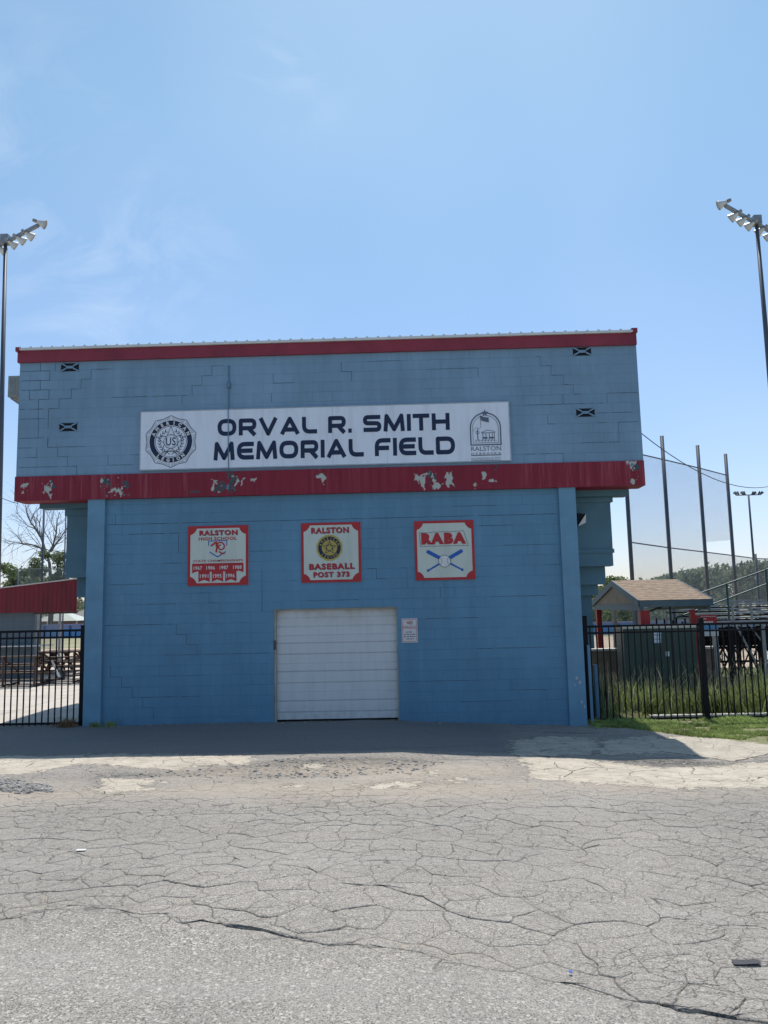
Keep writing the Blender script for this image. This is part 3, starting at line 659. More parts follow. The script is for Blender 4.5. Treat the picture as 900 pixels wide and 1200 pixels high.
for L in [za([(250,268),(285,268),(285,235),(320,232),(320,200),(390,198)]), za([(200,452),(300,450)]), za([(65,522),(235,520)]), za([(380,480),(380,512),(460,512)]), za([(460,480),(492,480)]), za([(395,270),(640,268)]), za([(75,200),(140,200)]),
          zd([(180,285),(180,320)]), zd([(50,300),(320,290)]), zd([(335,320),(335,285),(440,283)]), zd([(240,433),(375,430),(375,390),(445,388)]), zd([(125,365),(125,330)]), zd([(300,350),(420,350)]),
          [(400,428),(400,440),(412,440),(412,452)], [(320,440),(320,452),(345,452)], [(318,470),(318,462)], [(430,421),(470,420)], [(500,430),(560,427),(560,440)]]: steps(sf, L, YW, .009)
for L in [zd([(50,152),(100,150),(103,183),(138,185),(140,217),(180,219),(182,250),(215,252),(217,285),(240,285)]), zd([(50,472),(180,470),(180,510)]), zd([(125,365),(150,365)]), zd([(300,390),(330,390)])]: steps(dk, L, YW, .008)
YLo = yl
steps(dk, [(126,607.5),(650,598)], YLo, .010)
ze_ = lambda L: [(x/3.846, 562+y/3.846) for x, y in L]
for L in [[(495,845),(500,895),(548,895),(548,942),(595,942),(597,990),(643,990),(643,1038),(692,1040),(692,1090)], [(590,648),(795,645),(795,693),(840,693),(842,740),(888,740),(888,785)], [(740,792),(900,790)], [(500,458),(650,460)], [(480,316),(510,316)], [(630,990),(900,990)]]: steps(sf, ze_(L), YLo, .009)
for L in [[(480,650),(690,648)], [(560,268),(805,262),(805,310)], [(520,178),(520,222),(610,222)], [(745,357),(818,357)]]: steps(dk, ze_(L), YLo, .010)
for L in [ [(232,691),(245,691),(245,703),(257,703),(257,712)], [(307,675),(307,712)], [(290,640),(320,640)], [(160,703),(205,702)],
          [(430,661),(441,661),(441,674),(452,674)], [(340,675),(353,675)], [(530,597),(582,596)], [(562,621),(600,620)], [(470,665),(477,665),(477,690)], [(515,685),(517,700)],
           [(575,700),(640,698)], [(560,760),(640,760)], [(480,800),(560,800)],
          [(590,640),(650,640)], [(600,800),(600,812),(640,812),(640,824)], [(540,820),(600,820)], [(240,760),(315,760)], [(180,790),(240,790)], [(500,722),(560,720)], [(600,860),(600,850)], [(360,700),(420,699)], [(330,706),(330,700)], [(640,660),(656,660)], [(645,732),(660,732)]]:
    steps(sf if random.random() < .6 else dk, L, YLo, .008)
dk.build('open_joints', M['joint'], root); sf.build('worn_joints', M['joint_soft'], root)
# base joint / debris line and bottom paint chips
ch = MB()
for (px, py, r) in ((676,795,.05),(680,800,.045),(674,803,.03),(682,823,.04),(685,828,.03)):
    c = P(px, py, YW-.004); a = random.random()*6
    ch.add([(c[0]+r*random.uniform(.4,1)*cos(a+k), YW-.004, c[2]+r*random.uniform(.5,1.2)*sin(a+k)) for k in (0,.9,1.8,2.7,3.6,4.5,5.4)], [tuple(range(7))])
ch.build('bare_paint_patches', simple('bare concrete', (.36, .40, .43), .8), root)
# conduit down the upper wall and across the sign
c0, c1 = P(268, 428, YW-.03), P(269.5, 552, YW-.055)
cd = MB(); cd.tube([(c0[0], YW-.02, c0[2]), (c0[0], YW-.02, 2.3+4.1), (c0[0]+.0, YW-.075, 2.3+4.05), (c0[0]+.01, YW-.075, 2.3+2.80), (c0[0]+.01, YW-.05, 2.3+2.76)], .010, 8)
cd.tube([(c0[0], YW-.02, P(268,455,YW)[2]), (c0[0], YW-.02, P(268,448,YW)[2])], .04, 10)
cd.build('conduit', M['conduit'], root, True)
# cantilevered side corbels (both sides, stepping in as they go down)
def zof(py, px, Y): return P(px, py, Y)[2]
def corbel(side, spec):
    mb = MB()
    for Yc, pxo, pt, pb in spec:
        xo_ = P(pxo, (pt+pb)/2, Yc)[0]; zt_ = P(pxo, pt, Yc)[2]; zb_ = P(pxo, pb, Yc)[2]
        x0, x1 = (3.3, xo_) if side > 0 else (xo_, -6.1)
        mb.box(x0, x1, Yc, Yc+.32, zb_, zt_)
    return mb
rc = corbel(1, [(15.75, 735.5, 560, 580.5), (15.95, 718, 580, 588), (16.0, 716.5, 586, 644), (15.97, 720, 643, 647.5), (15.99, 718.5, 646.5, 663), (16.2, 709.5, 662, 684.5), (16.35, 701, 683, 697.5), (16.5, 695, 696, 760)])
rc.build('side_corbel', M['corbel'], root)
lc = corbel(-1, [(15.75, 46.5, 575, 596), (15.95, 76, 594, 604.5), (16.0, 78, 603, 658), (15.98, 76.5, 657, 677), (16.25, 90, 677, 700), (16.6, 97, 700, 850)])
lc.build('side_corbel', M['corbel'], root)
# security light tucked in the right corner
a = P(675, 602, 15.9); b = P(685, 603, 15.9); c = P(676, 616, 15.9); d = P(685, 613, 15.9)
fl = MB(); fl.prism([(a[0], a[2]), (b[0], b[2]), (c[0], c[2])], 15.80, 15.995); fl.build('security_light', M['dark'], root)
fl = MB(); fl.prism([(b[0]+.002, b[2]), (d[0], d[2]), (c[0]+.01, c[2]-.02), (c[0]+.01, c[2])], 15.78, 15.99); fl.build('lamp_face', M['white_ink'], [k for k in kids(root) if k.name.startswith('security_light')][0])
# garage door
dr = MB(); zz = [(float(P(395, y, YW+.14)[2])) for y in []]
DB = .075
lines = [(105,.4),(152,.6),(200,.5),(240,1),(298,1.1),(350,.35),(390,1.2),(450,1),(500,.35),(545,1.2),(603,1.1)]
zl = [DZ-(y-56)/(650-56)*(DZ-DB) for y, s in lines]
prof = [(0, DZ+.02)]
for (y, s), z in zip(lines, zl): prof += [(0, z+.014), (.018*s, z+.006), (.020*s, z-.003), (-.004, z-.010)]
prof += [(0, DB+.035)]
yd = YW+.17
vs_ = []
for off, z in prof: vs_ += [(DX0+.03, yd+off, z), (DX1-.02, yd+off, z)]
dr.add(vs_, [(2*i, 2*i+1, 2*i+3, 2*i+2) for i in range(len(prof)-1)])
door = dr.build('garage_door', M['door'], root)
MB().box(DX0+.03, DX1-.02, yd-.005, yd+.03, DB, DB+.034).build('bottom_gap_strip', M['black'], door)  # black strip standing for the shaded gap under the door
MB().box(DX0+.03, DX1-.02, yd+.03, yd+.05, .03, DZ+.02).build('door_backing', M['whitemetal'], door)
jb = MB(); jb.box(DX0+.002, DX0+.045, yl+.02, yd-.008, .03, DZ); jb.box(DX1-.03, DX1-.002, yl+.02, yd-.008, .03, DZ); jb.box(DX0+.046, DX1-.031, yl+.03, yd-.008, DZ-.03, DZ-.002)
jb.build('door_frame', simple('aged door stop', (.34, .34, .31), .6, var=.25, scale=3), door)
c = P(321, 756, yl); MB().box(c[0]-.01, c[0]+.045, yl-.005, yl+.018, c[2]-.09, c[2]+.09).build('latch', simple('rusty latch', (.10, .085, .08), .7), door)
sl = MB(); sl.box(DX0-.02, DX1+.12, yl-.06, yd+.02, -.1, .066); sl.build('door_sill', simple('worn sill concrete', (.19, .17, .15), .9, var=.25, scale=5), root)

# ------------------------------------------------------------------ lettering
def rnd(path, closed, r, seg=5):
    out = []; n = len(path)
    for i, p in enumerate(path):
        p = np.array(p[:2], float); rr = path[i][2] if len(path[i]) > 2 else 0
        if rr <= 0 or (not closed and i in (0, n-1)): out.append(p); continue
        a = np.array(path[i-1][:2], float); b = np.array(path[(i+1) % n][:2], float)
        da = a-p; db = b-p; la, lb = np.linalg.norm(da), np.linalg.norm(db); r_ = min(rr, la*.5, lb*.5)
        A = p+da/la*r_; B = p+db/lb*r_
        for k in range(seg+1):
            t_ = k/seg; out.append((1-t_)**2*A+2*t_*(1-t_)*p+t_**2*B)
    return out
def stroke(path, w, closed=False):
    pts = rnd(path, closed, 0); q_ = [pts[0]]
    for p_ in pts[1:]:
        if np.linalg.norm(p_-q_[-1]) > 1e-3: q_.append(p_)
    if closed and len(q_) > 2 and np.linalg.norm(q_[0]-q_[-1]) < 1e-3: q_.pop()
    pts = q_; n = len(pts); L = []; Rr = []
    for i in range(n):
        a = pts[i-1] if (closed or i > 0) else None; b = pts[(i+1) % n] if (closed or i < n-1) else None
        d1 = (pts[i]-a) if a is not None else None; d2 = (b-pts[i]) if b is not None else None
        if d1 is None: d1 = d2
        if d2 is None: d2 = d1
        d1 = d1/(np.linalg.norm(d1)+1e-9); d2 = d2/(np.linalg.norm(d2)+1e-9); n1 = np.array([-d1[1], d1[0]]); n2 = np.array([-d2[1], d2[0]])
        m_ = n1+n2; m_ /= np.linalg.norm(m_)+1e-9; k = min(1.6, 1/max(.35, np.dot(m_, n1))); L.append(pts[i]+m_*w/2*k); Rr.append(pts[i]-m_*w/2*k)
    quads = []
    for i in range(n if closed else n-1): j = (i+1) % n; quads.append((L[i], Rr[i], Rr[j], L[j]))
    return quads
t_ = .25; H_ = t_/2
def glyph(ch_):
    q = H_; T1 = 1-H_
    G_ = {
     'O': (1.2, [([(q,q,.4),(1.2-q,q,.4),(1.2-q,T1,.4),(q,T1,.4)], True)]),
     'D': (1.2, [([(q,q,.02),(1.2-q,q,.5),(1.2-q,T1,.5),(q,T1,.02)], True)]),
     'R': (1.12, [([(q,0),(q,T1,.02),(1.12-q,T1,.4),(1.12-q,.42,.4),(q,.42)], False), ([(.62,.42),(1.03,0)], False)]),
     'V': (1.2, [([(.11,1),(.6,.06,.02),(1.09,1)], False)]),
     'A': (1.25, [([(.11,0),(.62,.92,.03),(1.14,0)], False), ([(.34,.27),(.90,.27)], False)]),
     'L': (.95, [([(q,1),(q,q,.35),(.95,q)], False)]),
     '.': (.24, [([(0,.11),(.22,.11)], False)]),
     'S': (1.15, [([(1.1,T1),(q,T1,.3),(q,.52,.3),(1.15-q,.50,.3),(1.15-q,q,.3),(.03,q)], False)]),
     'M': (1.32, [([(.11,0),(.19,.92,.02),(.66,.12,.02),(1.13,.92,.02),(1.21,0)], False)]),
     'I': (.22, [([(q,0),(q,1)], False)]),
     'T': (1.05, [([(0,T1),(1.05,T1)], False), ([(.525,0),(.525,T1)], False)]),
     'H': (1.12, [([(q,0),(q,1)], False), ([(1.12-q,0),(1.12-q,1)], False), ([(q,.5),(1.12-q,.5)], False)]),
     'E': (1.08, [([(1.08,T1),(q,T1,.45),(q,q,.45),(1.08,q)], False), ([(q,.5),(1.0,.5)], False)]),
     'F': (1.0, [([(q,0),(q,T1,.35),(1.0,T1)], False), ([(q,.45),(.9,.45)], False)]),
    }
    return G_[ch_]
def wide_text(mb, s, x0, x1, z0, z1, Y):
    x = 0; items = []
    for c_ in s:
        if c_ == ' ': x += .55; continue
        w, st = glyph(c_); items.append((x, st)); x += w+.15
    tot = x-.15; sx = (x1-x0)/tot; sz = z1-z0; k = 0
    for gx_, st in items:
        k = 0
        for path, closed in st:
            for a in stroke(path, t_, closed):
                k += 1; yy = Y-k*.00018
                mb.add([(x0+(gx_+p[0])*sx, yy, z0+p[1]*sz) for p in a], [(0, 1, 2, 3)])
def text_pts(s, bold=0.):
    cu = bpy.data.curves.new('t', 'FONT'); cu.body = s; cu.size = 1; cu.offset = bold; cu.space_character = 1+bold*4; cu.resolution_u = 3
    o = bpy.data.objects.new('t', cu); COL.objects.link(o); me = o.to_mesh()
    V_ = np.array([v.co[:2] for v in me.vertices]).reshape(-1, 2); F_ = [tuple(p.vertices) for p in me.polygons]
    o.to_mesh_clear(); bpy.data.objects.remove(o); bpy.data.curves.remove(cu); return V_, F_
def text_box(mb, s, x0, x1, z0, z1, Y, bold=.02, tilt=0.):
    V_, F_ = text_pts(s, bold)
    if not len(V_): return
    mn, mx = V_.min(0), V_.max(0); u = (V_-mn)/(mx-mn)
    X = x0+u[:, 0]*(x1-x0); Z = z0+u[:, 1]*(z1-z0)+tilt*u[:, 0]
    mb.add([(a, Y, b) for a, b in zip(X, Z)], F_)
def text_arc(mb, s, cx, cz, r, h, Y, a0, a1, bold=.03, flip=False):
    n = len(s)
    for i, c_ in enumerate(s):
        an = a0+(a1-a0)*i/(n-1); V_, F_ = text_pts(c_, bold)
        if not len(V_): continue
        mn, mx = V_.min(0), V_.max(0); wd = h*.85*max(.22, min(1.2, (mx[0]-mn[0])/.72))
        u = (V_-mn)/(mx-mn+1e-9); lx = (u[:, 0]-.5)*wd; lz = (u[:, 1]-.5)*h
        ra = R(an); er = np.array([cos(ra), sin(ra)]); et = np.array([sin(ra), -cos(ra)])
        if flip: er2 = -er; et2 = -et
        else: er2, et2 = er, et
        mb.add([(cx+er[0]*r+et2[0]*a+er2[0]*b, Y, cz+er[1]*r+et2[1]*a+er2[1]*b) for a, b in zip(lx, lz)], F_)
def ring(mb, cx, cz, r0, r1, Y, n=48, a0=0, a1=360):
    V_ = []; 
    for k in range(n+1):
        a = R(a0+(a1-a0)*k/n); V_ += [(cx+r0*cos(a), Y, cz+r0*sin(a)), (cx+r1*cos(a), Y, cz+r1*sin(a))]
    mb.add(V_, [(2*k, 2*k+1, 2*k+3, 2*k+2) for k in range(n)])
def disc(mb, cx, cz, r, Y, n=40): mb.add([(cx+r*cos(2*pi*k/n), Y, cz+r*sin(2*pi*k/n)) for k in range(n)], [tuple(range(n))])
def line2(mb, pts, w, Y, closed=False):
    for i, a in enumerate(stroke(pts, w, closed)): mb.add([(p[0], Y-(i % 3)*.0002, p[1]) for p in a], [(0, 1, 2, 3)])
def flat(mb, pts, Y): mb.add([(p[0], Y, p[1]) for p in pts], [tuple(range(len(pts)))])
def star(cx, cz, r, n=5, k=.42, a=90): return [(cx+(r if i % 2 == 0 else r*k)*cos(R(a+i*180/n)), cz+(r if i % 2 == 0 else r*k)*sin(R(a+i*180/n))) for i in range(2*n)]

# main sign
Ys = YW-.045; sx0, sx1 = -5.284, 2.262; sz0, sz1 = 2.3+2.822, 2.3+4.062
big = thing('building_sign', (sx0, Ys, sz0), 'long white board above the red band reading ORVAL R. SMITH MEMORIAL FIELD', 'sign')
MB().box(sx0+.02, sx1-.02, Ys, YW-.004, sz0+.02, sz1-.02).build('board', M['board'], big)
fr = MB(); f_ = .022
fr.box(sx0, sx1, Ys-.006, YW-.003, sz1-f_, sz1); fr.box(sx0, sx1, Ys-.006, YW-.003, sz0, sz0+f_); fr.box(sx0, sx0+f_, Ys-.005, YW-.003, sz0+f_, sz1-f_); fr.box(sx1-f_, sx1, Ys-.005, YW-.003, sz0+f_, sz1-f_)
fr.build('sign_frame', simple('sign frame', (.30, .36, .44), .5), big)
Yt = Ys-.004
def bp(px, py): q = P(px, py, Yt); return q[0], q[2]
a = bp(255, 491.3); b = bp(527.3, 506.3); a2 = bp(277, 510.8)
lt = MB(); wide_text(lt, 'ORVAL R. SMITH', a[0], b[0], bp(256, 511.0)[1], bp(256, 491.3)[1], Yt); lt.build('upper_lettering', M['navy'], big); lt = MB()
zlo, zhi = bp(251, 539.6)[1], bp(251, 518.8)[1]
wide_text(lt, 'MEMORIAL FIELD', bp(250.5, 530)[0], bp(533.2, 522)[0], zlo, zhi, Yt)
lt.build('lower_lettering', M['navy'], big)
# emblem with rayed edge
ecx, ecz = bp(200.2, 517.3); er_ = .545*1.0
em = MB(); ow = []
for k in range(120):
    a = 2*pi*k/120+pi/2; ph = (k/120*10) % 1; tri = 1-abs(ph-.0 if ph < .5 else 1-ph)*2; rr = er_*(.905+.085*tri**1.5); ow.append((ecx+rr*cos(a), ecz+rr*sin(a)))
line2(em, ow, .010, Yt, True)
for k in range(120):
    if k % 12 == 0: continue
    a = 2*pi*k/120+pi/2; ph = (k/120*10) % 1; tri = 1-abs(ph if ph < .5 else 1-ph)*2; rr = er_*(.89+.085*tri**1.5)
    line2(em, [(ecx+er_*.83*cos(a), ecz+er_*.83*sin(a)), (ecx+rr*cos(a), ecz+rr*sin(a))], .0045, Yt-.0006)
ring(em, ecx, ecz, er_*.62, er_*.80, Yt-.001, 64); 
ring(em, ecx, ecz, er_*.575, er_*.590, Yt-.001, 64)
line2(em, star(ecx, ecz, er_*.57, 5, .45), .011, Yt-.0015, True)
em2 = MB()
disc(em2, ecx, ecz, er_*.27, Yt-.0025); 
ring(em, ecx, ecz, er_*.255, er_*.275, Yt-.0032, 40); ring(em, ecx, ecz, er_*.215, er_*.225, Yt-.0032, 40)
for sgn in (-1, 1):
    for k in range(9):
        an = R(-62+k*15); r0 = er_*.43; x_ = ecx+sgn*r0*cos(an); z_ = ecz+r0*sin(an)
        for dd in (-1, 1):
            aa = an+pi/2+dd*.6; line2(em, [(x_, z_), (x_+sgn*.055*cos(aa), z_+.055*sin(aa))], .014, Yt-.002)
line2(em, [(ecx-.13, ecz-.27), (ecx-.06, ecz-.20, .03), (ecx+.06, ecz-.20, .03), (ecx+.13, ecz-.27)], .02, Yt-.002)
line2(em, [(ecx-.10, ecz-.20), (ecx-.02, ecz-.27)], .012, Yt-.0024); line2(em, [(ecx+.10, ecz-.20), (ecx+.02, ecz-.27)], .012, Yt-.0024)
text_box(em, 'US', ecx-.10, ecx+.10, ecz-.085, ecz+.085, Yt-.0035, .015)
em_o = em.build('emblem', M['navy'], big); em2.build('emblem_centre', M['board'], em_o)
em3 = MB(); text_arc(em3, 'AMERICAN', ecx, ecz, er_*.71, er_*.14, Yt-.003, 156, 24, .06); em3.build('upper_lettering', M['white_ink'], em_o)
em3 = MB(); text_arc(em3, 'LEGION', ecx, ecz, er_*.71, er_*.14, Yt-.003, 230, 310, .06, True); em3.build('lower_lettering', M['white_ink'], em_o)
# town crest
cr_ = MB(); q = lambda u, v: bp(540+u*70/900, 465+v*85/1093)
c00 = q(155, 730); c10 = q(607, 715); topc = q(360, 150); xc = (c00[0]+c10[0])/2; hw_ = (c10[0]-c00[0])/2; zb_ = q(155, 728)[1]; zs = zb_+.36; 
def arch(hw2, zb2, zs2, rise): return [(xc-hw2, zb2)]+[(xc-hw2*cos(a), zs2+rise*sin(a)) for a in np.linspace(0, pi, 19)]+[(xc+hw2, zb2)]
line2(cr_, arch(hw_, zb_, zs, hw_*.98), .026, Yt, True); line2(cr_, arch(hw_-.045, zb_+.04, zs, hw_*.80), .009, Yt-.001, True)
flat(cr_, star(xc, zs+hw_*.98, .075), Yt-.002)
fx, fz = q(290, 280); line2(cr_, [(fx, fz), (fx+.01, fz-.26)], .009, Yt-.001)
flat(cr_, [(fx, fz-.005), (fx+.07, fz-.035), (fx+.17, fz-.05), (fx+.175, fz-.15), (fx+.10, fz-.135), (fx+.02, fz-.11)], Yt-.001)
rx, rz = q(405, 500); line2(cr_, [(rx-.13, rz-.05), (rx, rz+.0), (rx+.15, rz-.035)], .011, Yt-.001); line2(cr_, [(rx-.13, rz-.06), (rx+.15, rz-.055)], .012, Yt-.0015)
for dx in (-.10, -.04, .03, .09, .13): line2(cr_, [(rx+dx, rz-.05), (rx+dx, rz-.20)], .012, Yt-.001)
for dx in (-.11, .02): line2(cr_, [(rx+dx, rz-.16), (rx+dx+.10, rz-.16)], .035, Yt-.0016)
tx_, tz_ = q(250, 480); line2(cr_, [(tx_, tz_), (tx_+.003, tz_-.235)], .018, Yt-.001); ring(cr_, tx_, tz_-.08, .028, .038, Yt-.0014, 14); ring(cr_, tx_-.01, tz_-.04, .06, .066, Yt-.0012, 14, 20, 200)
for k in range(7): line2(cr_, [(xc-.20+k*.062, zb_+.06), (xc-.20+k*.062, zb_+.115)], .010, Yt-.0012)
line2(cr_, [(xc-.22, zb_+.085), (xc+.22, zb_+.085)], .006, Yt-.0020)
text_box(cr_, 'RALSTON', q(155, 780)[0], q(607, 780)[0], q(380, 812)[1], q(380, 745)[1], Yt-.001, .0)
text_box(cr_, 'N E B R A S K A', q(160, 850)[0], q(607, 850)[0], q(380, 868)[1], q(380, 838)[1], Yt-.001, .0)
for v_ in (885, 968): a = q(155, v_); b = q(612, v_); cr_.add([(a[0], Yt-.001, a[1]-.009), (b[0], Yt-.001, a[1]-.009), (b[0], Yt-.001, a[1]+.009), (a[0], Yt-.001, a[1]+.009)], [(0, 1, 2, 3)])
text_box(cr_, 'INDEPENDENCE CITY', q(160, 930)[0], q(607, 930)[0], q(380, 948)[1], q(380, 915)[1], Yt-.001, -.01)
cr_.build('town_crest', M['grey_ink'], big)
# panel seams and screws
sm = MB()
for px in (268+40, 390, 453): a = bp(px, 500); sm.box(a[0]-.002, a[0]+.002, Ys-.0015, Ys+.01, sz0+.022, sz1-.022)
sm.build('panel_seams', simple('panel seam', (.3, .33, .38), .5), big)

# three square signs
def square_sign(px0, px1, py0, py1, label):
    Yq = yl-.025; a = P(px0, (py0+py1)/2, Yq); b = P(px1, (py0+py1)/2, Yq); xm = (px0+px1)/2; z0 = P(xm, py1, Yq)[2]; z1 = P(xm, py0, Yq)[2]; x0, x1 = a[0], b[0]
    s = thing('wall_sign', (x0, Yq, z0), label, 'sign', 'square red bordered signs on the blue wall')
    MB().box(x0, x1, Yq, yl-.002, z0, z1).build('board', M['board2'], s)
    w = x1-x0; h = z1-z0; bd = w*.042; yb = Yq-.002; r = MB()
    r.box(x0, x1, yb, Yq+.001, z1-bd, z1); r.box(x0, x1, yb, Yq+.001, z0, z0+bd); r.box(x0, x0+bd, yb+.0002, Yq+.001, z0+bd, z1-bd); r.box(x1-bd, x1, yb+.0002, Yq+.001, z0+bd, z1-bd)
    cr2 = w*.155
    for cx, cz, a0 in ((x0, z0, 0), (x1, z0, 90), (x1, z1, 180), (x0, z1, 270)):
        flat(r, [(cx, cz)]+[(cx+cr2*cos(R(a0+k*9)), cz+cr2*sin(R(a0+k*9))) for k in range(11)], yb-.0008)
    r.build('border', M['red_ink'], s)
    U = lambda u: x0+u*w; V = lambda v: z0+v*h
    return s, U, V, Yq-.004, w
def outlined(s, txt, U, V, u0, u1, v0, v1, Y, bold=.03, tilt=0.):
    o = MB(); text_box(o, txt, U(u0)+.007, U(u1)+.009, V(v0)-.010, V(v1)-.008, Y, bold, tilt); oo = o.build('lettering_outline', M['grey_ink'], s)
    i = MB(); text_box(i, txt, U(u0), U(u1), V(v0), V(v1), Y-.0015, bold, tilt); i.build('lettering', M['red_ink'], s)
s1, U, V, Y1, w = square_sign(220, 291, 616, 686, 'square red bordered sign listing high school state championship years')
outlined(s1, 'RALSTON', U, V, .19, .82, .84, .925, Y1, .045)
o = MB(); text_box(o, 'HIGH SCHOOL', U(.18), U(.81), V(.755), V(.81), Y1-.001, .03); text_box(o, 'STATE CHAMPIONSHIPS', U(.09), U(.91), V(.392), V(.43), Y1-.001, .012)
flat(o, [(U(.075), V(.37)), (U(.92), V(.37)), (U(.92), V(.21)), (U(.83), V(.245)), (U(.83), V(.23)), (U(.17), V(.23)), (U(.17), V(.245)), (U(.075), V(.21))], Y1)
for u in (.18, .40, .62): flat(o, [(U(u), V(.232)), (U(u+.185), V(.232)), (U(u+.185), V(.06)), (U(u+.0925), V(.10)), (U(u), V(.06))], Y1-.0004)
line2(o, [(U(.47), V(.55)), (U(.49), V(.69)), (U(.47), V(.72), .01), (U(.38), V(.66))], .035, Y1-.001)
sp_ = [(U(.545)+w*(.085-.0038*k)*cos(R(200-k*30)), V(.645)+w*(.085-.0038*k)*sin(R(200-k*30))) for k in range(17)]
line2(o, [(U(.43), V(.705)), (U(.47), V(.725))]+sp_[1:], .026, Y1-.002)
line2(o, [(U(.52), V(.565)), (U(.555), V(.535)), (U(.61), V(.53))], .028, Y1-.0034)
o.build('red_print', M['red_ink'], s1)
o = MB(); line2(o, [(U(.345), V(.66)), (U(.345), V(.745)), (U(.645), V(.745)), (U(.645), V(.66))], .016, Y1-.001); line2(o, [(U(.36), V(.56)), (U(.495), V(.475)), (U(.63), V(.56))], .020, Y1-.001)
o.build('blue_print', M['blue_ink'], s1)
o = MB()
for u, tx in ((.10, '1967'), (.31, '1986'), (.53, '1987'), (.75, '1988')): text_box(o, tx, U(u), U(u+.14), V(.265), V(.325), Y1-.002, .02)
for u, tx in ((.205, '1991'), (.42, '1995'), (.635, '1996')): text_box(o, tx, U(u), U(u+.14), V(.125), V(.19), Y1-.002, .02)
o.build('white_print', M['white_ink'], s1)
s2, U, V, Y1, w = square_sign(353, 423, 612.3, 682.3, 'square red bordered sign reading BASEBALL POST 373 with gold and navy seal')
outlined(s2, 'RALSTON', U, V, .17, .80, .82, .92, Y1, .045)
outlined(s2, 'BASEBALL', U, V, .13, .89, .215, .315, Y1, .045); outlined(s2, 'POST 373', U, V, .20, .80, .085, .175, Y1, .045)
cx, cz, r = U(.475), V(.575), w*.215
o = MB(); flat(o, [(cx+r*1.04*cos(2*pi*k/12+.26), cz+r*1.04*sin(2*pi*k/12+.26)) for k in range(12)], Y1); disc(o, cx, cz, r*.60, Y1-.003); so_ = o.build('seal', M['yellow'], s2)
o = MB(); disc(o, cx, cz, r*.88, Y1-.0015); line2(o, star(cx, cz, r*.52, 5, .45), .014, Y1-.004, True); ring(o, cx, cz, r*.2, r*.25, Y1-.0045, 20); o.build('seal_ring', M['navy'], so_)
o = MB(); text_arc(o, 'AMERICAN', cx, cz, r*.74, r*.19, Y1-.003, 160, 20, .02); text_arc(o, 'LEGION', cx, cz, r*.74, r*.19, Y1-.003, 225, 315, .02, True); o.build('seal_lettering', M['yellow'], so_)
s3, U, V, Y1, w = square_sign(486, 556, 610, 679.6, 'square red bordered sign reading RABA above two crossed bats and a ball')
o = MB(); line2(o, [(U(.085), V(.80)), (U(.29), V(.80), .01), (U(.30), V(.81)), (U(.50), V(.81)), (U(.66), V(.81)), (U(.83), V(.82)), (U(.90), V(.57)), (U(.10), V(.57))], .008, Y1-.001, True)
o.build('lettering_outline', M['grey_ink'], s3)
o = MB(); text_box(o, 'RABA', U(.115), U(.865), V(.60), V(.795), Y1-.003, .085); o.build('lettering', M['red_ink'], s3)
o = MB()
def bat(a, b): # a thick end, b knob
    a = np.array(a); b = np.array(b); d = (b-a); L = np.linalg.norm(d); d = d/L; n_ = np.array([-d[1], d[0]])
    pr = [(0, .012), (.02, .028), (.35, .028), (.6, .015), (.95, .011), (.96, .020), (1, .020)]
    flat(o, [tuple(a+d*L*t2+n_*w2*1.3) for t2, w2 in pr]+[tuple(a+d*L*t2-n_*w2*1.3) for t2, w2 in pr[::-1]], Y1-.001-.0004*len(o.f))
bat((U(.20), V(.49)), (U(.80), V(.155))); bat((U(.80), V(.49)), (U(.20), V(.155)))
o.build('crossed_bats', M['blue_ink'], s3)
o = MB(); cx, cz = U(.495), V(.315); disc(o, cx, cz, w*.098, Y1-.003); bo = o.build('ball', M['white_ink'], s3)
o = MB(); ring(o, cx, cz, w*.095, w*.103, Y1-.004, 36); ring(o, cx-w*.115, cz, w*.068, w*.074, Y1-.004, 20, -55, 55); ring(o, cx+w*.115, cz, w*.068, w*.074, Y1-.004, 20, 125, 235); o.build('ball_seams', M['grey_ink'], bo)
# no parking sign
Yq = yl-.012; x0, x1 = P(470.8, 740, Yq)[0], P(489.3, 740, Yq)[0]; z0, z1 = P(480, 753, Yq)[2], P(480, 724.8, Yq)[2]
np_ = thing('parking_sign', (x0, Yq, z0), 'small white NO PARKING sign beside the garage door', 'sign')
MB().box(x0, x1, Yq, yl-.001, z0, z1).build('board', sign_white('grey white sign', (.62, .60, .61)), np_)
w = x1-x0; h = z1-z0; o = MB(); line2(o, [(x0+.02, z0+.02, .02), (x1-.02, z0+.02, .02), (x1-.02, z1-.02, .02), (x0+.02, z1-.02, .02)], .007, Yq-.001, True)
text_box(o, 'PARKING', x0+w*.09, x1-w*.09, z0+h*.565, z0+h*.69, Yq-.001, .0); text_box(o, 'NO', x0+w*.33, x0+w*.62, z0+h*.76, z0+h*.89, Yq-.001, .03); o.build('red_print', M['red_ink'], np_)
o = MB()
for k, (a, b) in enumerate(((.25, .75), (.14, .86), (.12, .86), (.28, .76))):
    zz = z0+h*(.42-k*.095)
    x = x0+w*a
    while x < x0+w*b-.02: l = random.uniform(.03, .07); flat(o, [(x, zz), (min(x+l, x0+w*b), zz), (min(x+l, x0+w*b), zz+h*.035), (x, zz+h*.035)], Yq-.001); x += l+.012
o.build('small_print', M['grey_ink'], np_)
ring_ = MB(); ring(ring_, x0+w*.60, z0+h*.82, w*.08, w*.11, Yq-.002, 20); ring_.build('arrow_mark', M['green_ink'], np_)
